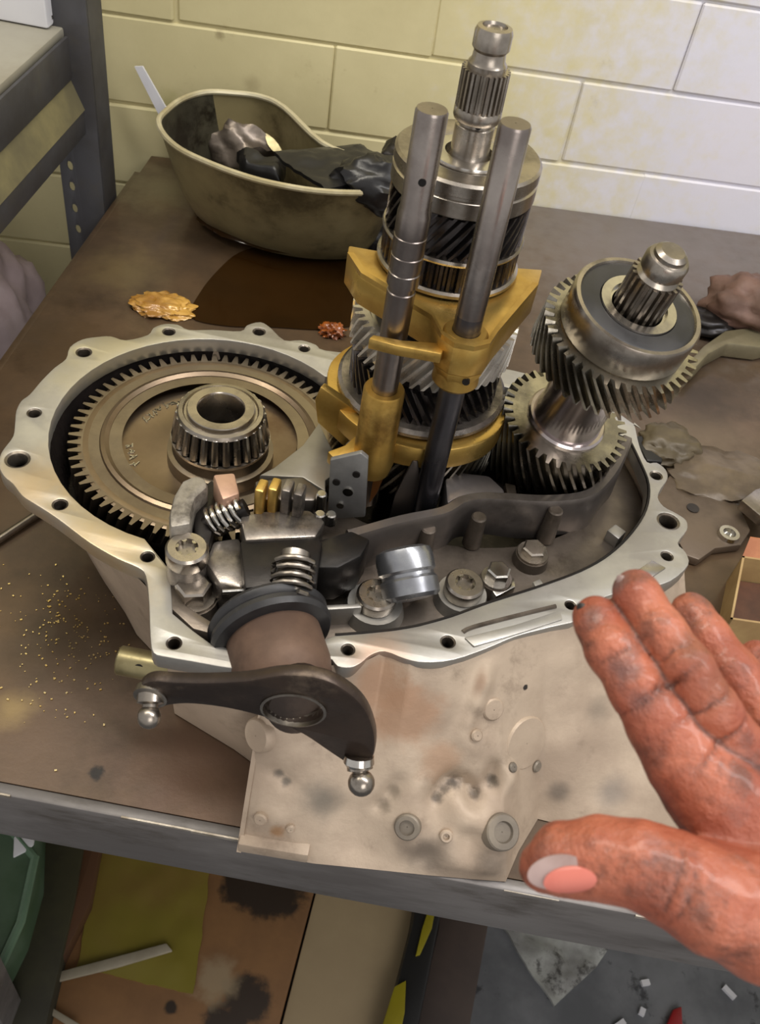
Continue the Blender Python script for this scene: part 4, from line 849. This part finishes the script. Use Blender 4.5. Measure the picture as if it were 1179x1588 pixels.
# ------------------------------------------------------------------ hand
def chain(pts, step=.36):
    out = []
    for (a, ra), (b2, rb) in zip(pts[:-1], pts[1:]):
        L = (b2 - a).length; n = max(1, int(L / (min(ra, rb) * step)))
        for k in range(n): t = k / n; out.append((a.lerp(b2, t), ra + (rb - ra) * t))
    out.append(pts[-1]); return out
def fleshy(name, fingers, body, vox, mat, parent=None, creases=()):
    """one continuous skin: rounded cones blended in a distance volume, then meshed"""
    import numpy as np, openvdb
    allp = [j for ch in fingers + body for j in ch]
    lo = np.array([min(c[k] - r for c, r in allp) for k in range(3)]) - .006
    hi = np.array([max(c[k] + r for c, r in allp) for k in range(3)]) + .006
    shp = np.ceil((hi - lo) / vox).astype(int)
    ax_ = [(lo[k] + vox * np.arange(shp[k])).astype(np.float32) for k in range(3)]
    X, Yg, Z = np.meshgrid(*ax_, indexing='ij', sparse=True)
    def smin(a, b, k):
        h = np.clip(.5 + .5 * (b - a) / k, 0, 1); return b + (a - b) * h - k * h * (1 - h)
    def cone(a, ra, b, rb):
        ba = b - a; L2 = max(ba.length_squared, 1e-12)
        t = np.clip(((X - a.x) * ba.x + (Yg - a.y) * ba.y + (Z - a.z) * ba.z) / L2, 0, 1)
        return np.sqrt((X - a.x - t * ba.x) ** 2 + (Yg - a.y - t * ba.y) ** 2 + (Z - a.z - t * ba.z) ** 2) - (ra + t * (rb - ra))
    def chain_d(ch, k):
        d = None
        for (a, ra), (b, rb) in zip(ch[:-1], ch[1:]):
            e = cone(a, ra, b, rb); d = e if d is None else smin(d, e, k)
        return d
    F = None
    for ch in fingers:
        e = chain_d(ch, .003); F = e if F is None else smin(F, e, .0008)
    B = None
    for ch in body:
        e = chain_d(ch, .004); B = e if B is None else smin(B, e, .009)
    d = smin(F, B, .006).astype(np.float32)
    g = openvdb.FloatGrid(1.0); g.copyFromArray(d)
    pts, quads = g.convertToQuads(0.0)
    pts = pts.astype(float) * vox + lo
    m2 = bpy.data.meshes.new(name); m2.from_pydata([tuple(p) for p in pts], [], [tuple(int(i) for i in q) for q in quads]); m2.update()
    bm = bmesh.new(); bm.from_mesh(m2); bmesh.ops.recalc_face_normals(bm, faces=bm.faces[:])
    for _ in range(2): bmesh.ops.smooth_vert(bm, verts=bm.verts[:], factor=.5, use_axis_x=True, use_axis_y=True, use_axis_z=True)
    bm.to_mesh(m2); bm.free(); m2.update()
    nrm = [q.normal.copy() for q in m2.vertices]
    # grease and shade where two fingers touch, painted into the colour
    X, Yg, Z = pts[:, 0], pts[:, 1], pts[:, 2]
    fd = np.sort(np.stack([chain_d(ch, .003) for ch in fingers]), axis=0)
    gr = .75 * np.exp(-((fd[1] - fd[0]) / .0011) ** 2) * (fd[1] < .004) * (np.abs(fd[1]) < .006)
    for c, ad, wd, dp, rad in creases:  # creases: dented, and darkened in the same painted mask
        ad = ad.normalized()
        for i, q in enumerate(m2.vertices):
            dd = q.co - c
            if dd.length < rad * 1.6:
                t = dd.dot(ad) + .0012 * noise.noise(q.co * 160)
                q.co = q.co - nrm[i] * dp * math.exp(-(t / wd) ** 2) * max(0, 1 - (dd.length / (rad * 1.6)) ** 2)
                gr[i] = max(gr[i], .8 * math.exp(-(t / (wd * .55)) ** 2) * max(0, 1 - (dd.length / (rad * 1.5)) ** 2))
    for i, q in enumerate(m2.vertices):
        q.co += nrm[i] * (.0002 * noise.noise(q.co * 260) + .0005 * noise.noise(q.co * 85))
    org = V((float(pts[:, 0].mean()), float(pts[:, 1].mean()), float(pts[:, 2].mean())))
    for q in m2.vertices: q.co -= org
    ga = m2.attributes.new('grime_shade', 'FLOAT', 'POINT'); ga.data.foreach_set('value', gr.astype(np.float32))
    return finish(m2, name, mat, parent, org, 180)
def px2m(px, dep): return px / FPX * dep
def J(u, v, dep, rpx): return (D(u, v, dep), px2m(rpx, dep))
IDX = [J(1180, 1290, .304, 100), J(1105, 1225, .302, 76), J(1060, 1175, .302, 61), J(1030, 1128, .303, 53), J(990, 1066, .306, 45), J(952, 1008, .312, 42), J(928, 966, .319, 37), J(922, 956, .321, 32)]
MID = [J(1215, 1262, .312, 92), J(1152, 1170, .304, 46), J(1108, 1100, .298, 38), J(1068, 1036, .300, 37), J(1025, 976, .308, 36), J(990, 924, .317, 35), J(984, 914, .319, 32)]
RNG = [J(1290, 1265, .330, 90), J(1225, 1170, .328, 48), J(1180, 1108, .330, 42), J(1138, 1046, .336, 39), J(1098, 990, .344, 35), J(1074, 952, .350, 30), J(1070, 946, .351, 27)]
LIT = [J(1340, 1290, .345, 86), J(1290, 1180, .348, 48), J(1240, 1110, .352, 42), J(1198, 1058, .358, 38), J(1174, 1026, .364, 33)]
THB = [J(1290, 1420, .290, 120), J(1190, 1418, .284, 100), J(1110, 1396, .280, 80), J(1050, 1364, .280, 70), J(990, 1338, .282, 63), J(930, 1330, .286, 60), J(875, 1334, .290, 54), J(842, 1344, .294, 38)]
PLM = [J(1165, 1262, .306, 84), J(1230, 1330, .306, 130), J(1330, 1420, .31, 135)]
PL2 = [J(1215, 1240, .318, 80), J(1290, 1300, .318, 120), J(1380, 1400, .32, 130)]
WRI = [J(1300, 1380, .305, 140), J(1420, 1500, .30, 130), J(1560, 1640, .29, 125), J(1720, 1800, .27, 140)]
cr = [(D(1022, 1072, .30) , IDX[2][0] - IDX[4][0], .0010, .0016, .011), (D(1112, 1105, .285), MID[1][0] - MID[3][0], .001, .0016, .011), (D(1045, 1008, .29), MID[2][0] - MID[4][0], .0009, .0012, .009),
      (D(962, 1010, .297), IDX[3][0] - IDX[5][0], .0009, .0012, .009), (D(1150, 1160, .285), MID[0][0] - MID[2][0], .0010, .0016, .012), (D(1085, 1390, .262), THB[1][0] - THB[3][0], .001, .0012, .012), (D(1060, 1390, .262), THB[1][0] - THB[3][0], .0009, .001, .012), (D(1035, 1068, .288), IDX[2][0] - IDX[4][0], .0009, .0013, .011)]
hsp = [(T(D(968, 1040, .30)), .007, (104, 74, 70), .9, .8), (T(D(915, 950, .31)), .006, (112, 76, 66), .9, .8), (T(D(1120, 1060, .29)), .010, (120, 66, 42), .9, .7), (T(D(1160, 1060, .31)), .012, (104, 70, 62), .9, .8),
       (T(D(1010, 1320, .275)), .006, (120, 84, 80), .9, .7), (T(D(960, 905, .318)), .006, (112, 88, 84), .9, .8), (T(D(1075, 1000, .295)), .008, (116, 66, 44), .9, .7), (T(D(850, 1320, .285)), .006, (140, 84, 68), .9, .7), (T(D(1170, 1150, .29)), .005, (84, 48, 40), .9, .8),
       (T(D(995, 1090, .295)), .006, (110, 74, 68), .9, .7), (T(D(1000, 1180, .29)), .008, (120, 70, 56), .9, .6)]
SKIN = material('grimy_skin', (176, 102, 76), (146, 74, 52), (0.3, 0.52), 0.0, 34, 0.8, 190, dirt=(52, 0.48, 0.68, 0.75), dcol=(90, 54, 42), sss=.03, coat=.16, spots=hsp, grime_shade=(46, 26, 22))
WRI.append((WRI[-1][0] + V((.10, -.14, -.005)), .040)); WRI.append((WRI[-1][0] + V((.06, -.10, -.02)), .044))
hd = fleshy('hand', [IDX, MID, RNG, LIT], [THB, PLM, PL2, WRI], .0013, SKIN, None, cr)
hd.name = 'person'
tag(hd, 'grimy bare hand and forearm reaching in from the right, fingers over the casing', 'person')
def nailp(c, ax_, nrm, L, W, name, mat, bulge=.0016):
    ax_ = ax_.normalized(); s = nrm.normalized().cross(ax_).normalized(); nn = ax_.cross(s); 
    if nn.dot(nrm) < 0: nn = -nn
    n = 10; vs = []; fs = []
    for i in range(n + 1):
        for j in range(n + 1):
            a, b2 = i / n * 2 - 1, j / n * 2 - 1
            x = a * math.sqrt(1 - b2 * b2 / 2); y = b2 * math.sqrt(1 - a * a / 2)
            vs.append(c + ax_ * x * L + s * y * W + nn * (bulge * (1 - y * y * 1.2 - .25 * x * x)))
    m = len(vs); vs += [p - nn * .0008 for p in vs]
    for i in range(n):
        for j in range(n):
            q = (i * (n + 1) + j, (i + 1) * (n + 1) + j, (i + 1) * (n + 1) + j + 1, i * (n + 1) + j + 1); fs.append(q); fs.append(tuple(m + k for k in reversed(q)))
    ids = [(0, j) for j in range(n)] + [(i, n) for i in range(n)] + [(n, n - j) for j in range(n)] + [(n - i, 0) for i in range(n)]
    ids = [i * (n + 1) + j for i, j in ids]
    for k in range(len(ids)): fs.append((ids[k], ids[(k + 1) % len(ids)], m + ids[(k + 1) % len(ids)], m + ids[k]))
    return MB().add(vs, fs).build(name, mat, hd, 60)
hm = hd.data; hb = BVHTree.FromPolygons([q.co + worg(hd) for q in hm.vertices], [p.vertices[:] for p in hm.polygons])
def hhit(u, v):
    l, n_, _, _ = hb.ray_cast(cam.location, ray(u, v).normalized()); return l, n_
tx = D(840, 1372, .285) - D(930, 1362, .28)
l, n_ = hhit(885, 1364); e = (-ray(885, 1364).normalized() + V((0, -.5, -.3))).normalized()
l0, n0 = hhit(868, 1354); tag(nailp(l0 - n0 * .0004, tx, n0, .0098, .0052, 'nail_edge', NAILE, .0012), 'greyish white dirty rim of the thumbnail')
tag(nailp(l + n_ * .0004, tx, n_, .0080, .0042, 'thumb_nail', NAIL, .0013), 'clean pink thumbnail')
for (u, v, nm) in ((902, 946, 'index'), (963, 903, 'middle')):
    l, n_ = hhit(u, v); ax_ = (D(u, v, .32) - D(u + 34, v + 62, .31))
    nailp(l - n_ * .0010, ax_, n_, .0034, .0022, 'finger_nail', GRIME if nm == 'index' else NAILE, .0007)

# ------------------------------------------------------------------ under the bench
ZB = -.85
def flat(px, z0, z1, name, mat, label, cat, bev=.002, parent=None):
    o = MB().prism([P(u, v, z1) - V((0, 0, z1 - z0)) for u, v in px], V((0, 0, z1 - z0))).build(name, mat, parent, bevel=bev)
    if cat: tag(o, label, cat)
    return o
kst = [(T(P(415, 1385, -.80)), .055, (44, 32, 22), .35, 1.0, (.9, 1.3, 1)), (T(P(370, 1370, -.80)), .03, (44, 32, 22), .4, 1.0), (T(P(380, 1550, -.80)), .040, (48, 36, 26), .4, 1.0), (T(P(345, 1590, -.80)), .03, (48, 36, 26), .4, 1.0), (T(P(265, 1562, -.80)), .010, (44, 32, 22), .4, 1.0), (T(P(335, 1520, -.80)), .035, (150, 132, 104), .6, .8)]
KRAFT = material('oil_stained_cardboard', (134, 98, 62), (112, 80, 50), (.5, .7), 0, 5, .05, 60, spots=kst)
flat([(130, 1240), (500, 1280), (488, 1380), (420, 1640), (-20, 1640), (90, 1500)], ZB, -.80, 'cardboard_sheet', KRAFT, 'brown cardboard piece with dark oil stains under the bench', 'cardboard')
flat([(500, 1280), (680, 1300), (655, 1400), (585, 1640), (424, 1640), (491, 1380)], ZB, -.805, 'cardboard_sheet', BEIGE, 'clean beige cardboard piece beside the stained one under the bench', 'cardboard')
drape('plastic_sheet', YELLF, [(160, 1270), (335, 1290), (300, 1540), (120, 1500)], -.797, .004, .004, 7, 'yellow-green plastic sheet lying on the stained cardboard', 'sheet')
DIMW = material('dusty_white_strap', (158, 150, 132), (136, 128, 110), (.5, .6), 0, 10)
flat([(56, 1530), (66, 1513), (258, 1462), (268, 1474), (180, 1500)], -.79, -.783, 'white_strap', DIMW, 'thin white strap lying across the yellow-green sheet', 'strap')
flat([(46, 1552), (54, 1546), (125, 1588), (112, 1595)], -.79, -.786, 'white_strap', DIMW, 'short white strap in the lower left corner below the bench', 'strap')
flat([(75, 1250), (140, 1250), (115, 1400), (60, 1640), (-30, 1640), (50, 1400)], ZB, -.76, 'batten', DKWOOD, 'dark olive timber batten on the floor at the left', 'batten')
flat([(140, 1250), (168, 1250), (140, 1400), (75, 1530), (62, 1560), (115, 1400)], ZB, -.77, 'batten', material('red_brown_batten', (88, 60, 40), (70, 48, 34), (.5, .7), 0, 8), 'narrow red-brown batten beside the dark olive one', 'batten')
gt = thing('green_tub', P(0, 1400, ZB), 'dull green plastic tub at the lower left under the bench', 'tub')
flat([(-80, 1240), (60, 1240), (56, 1350), (30, 1440), (0, 1500), (-80, 1500)], ZB, -.68, 'tub_body', GREENT, None, None, .008, gt)
MB().tube([P(-80, 1262, -.68), P(20, 1290, -.68), P(54, 1330, -.68), P(32, 1430, -.68), P(0, 1500, -.68)], .006, 8).build('tub_rim', material('tub_rim_green', (110, 136, 112), (90, 116, 94), (.4, .5), 0, 8), gt)
flat([(22, 1283), (56, 1285), (52, 1310), (40, 1320), (20, 1330)], -.679, -.675, 'paper_scrap', WHITE, 'white paper scrap lying on the green tub', 'paper')
tc = thing('tool_case', P(660, 1450, ZB), 'black tool case with a yellow trim stripe under the bench', 'case')
flat([(655, 1330), (700, 1330), (680, 1440), (640, 1640), (580, 1640), (612, 1540), (640, 1430)], ZB, -.77, 'case_body', CASEB, None, None, .004, tc)
flat([(655, 1440), (668, 1400), (678, 1396), (670, 1440), (652, 1480), (645, 1482)], -.77, -.765, 'yellow_trim', YEL, None, None, .001, tc)
flat([(590, 1600), (612, 1530), (630, 1520), (628, 1570), (618, 1620), (585, 1625)], -.77, -.765, 'yellow_trim', YEL, None, None, .001, tc)
flat([(690, 1330), (775, 1370), (760, 1420), (720, 1640), (636, 1640), (680, 1440)], ZB, -.79, 'brown_box', BROWNB, 'dark brown box lying against the black tool case', 'box')
drape('torn_sheet', material('torn_grey_sheet', (160, 162, 158), (128, 128, 126), (.45, .6), 0, 20, .2, 40, dirt=(18, .52, .62, .9), dcol=(62, 60, 58)), [(762, 1415), (965, 1440), (925, 1500), (860, 1560)], -.846, .006, .010, 3, 'torn pale grey sheet on the floor under the right of the bench', 'sheet')
flat([(1030, 1600), (1045, 1565), (1058, 1560), (1060, 1600)], ZB, -.84, 'red_clip', REDM, 'small red plastic piece on the floor at the bottom right', 'clip')
b = MB(); rd = random.Random(4)
for u, v in [(1000, 1525), (1075, 1482), (995, 1570), (1130, 1540), (960, 1590), (1085, 1478)]:
    q = P(u, v, ZB); b.box(q + V((0, 0, .003)), (rd.uniform(.01, .022), .008, .006), Matrix.Rotation(rd.uniform(0, 3), 3, 'Z'))
tag(b.build('paint_flakes', WHITE), 'white paint flakes scattered on the grey floor', 'flakes', kind='stuff')
for o in list(bpy.data.objects):
    if 'worg' in o: del o['worg']
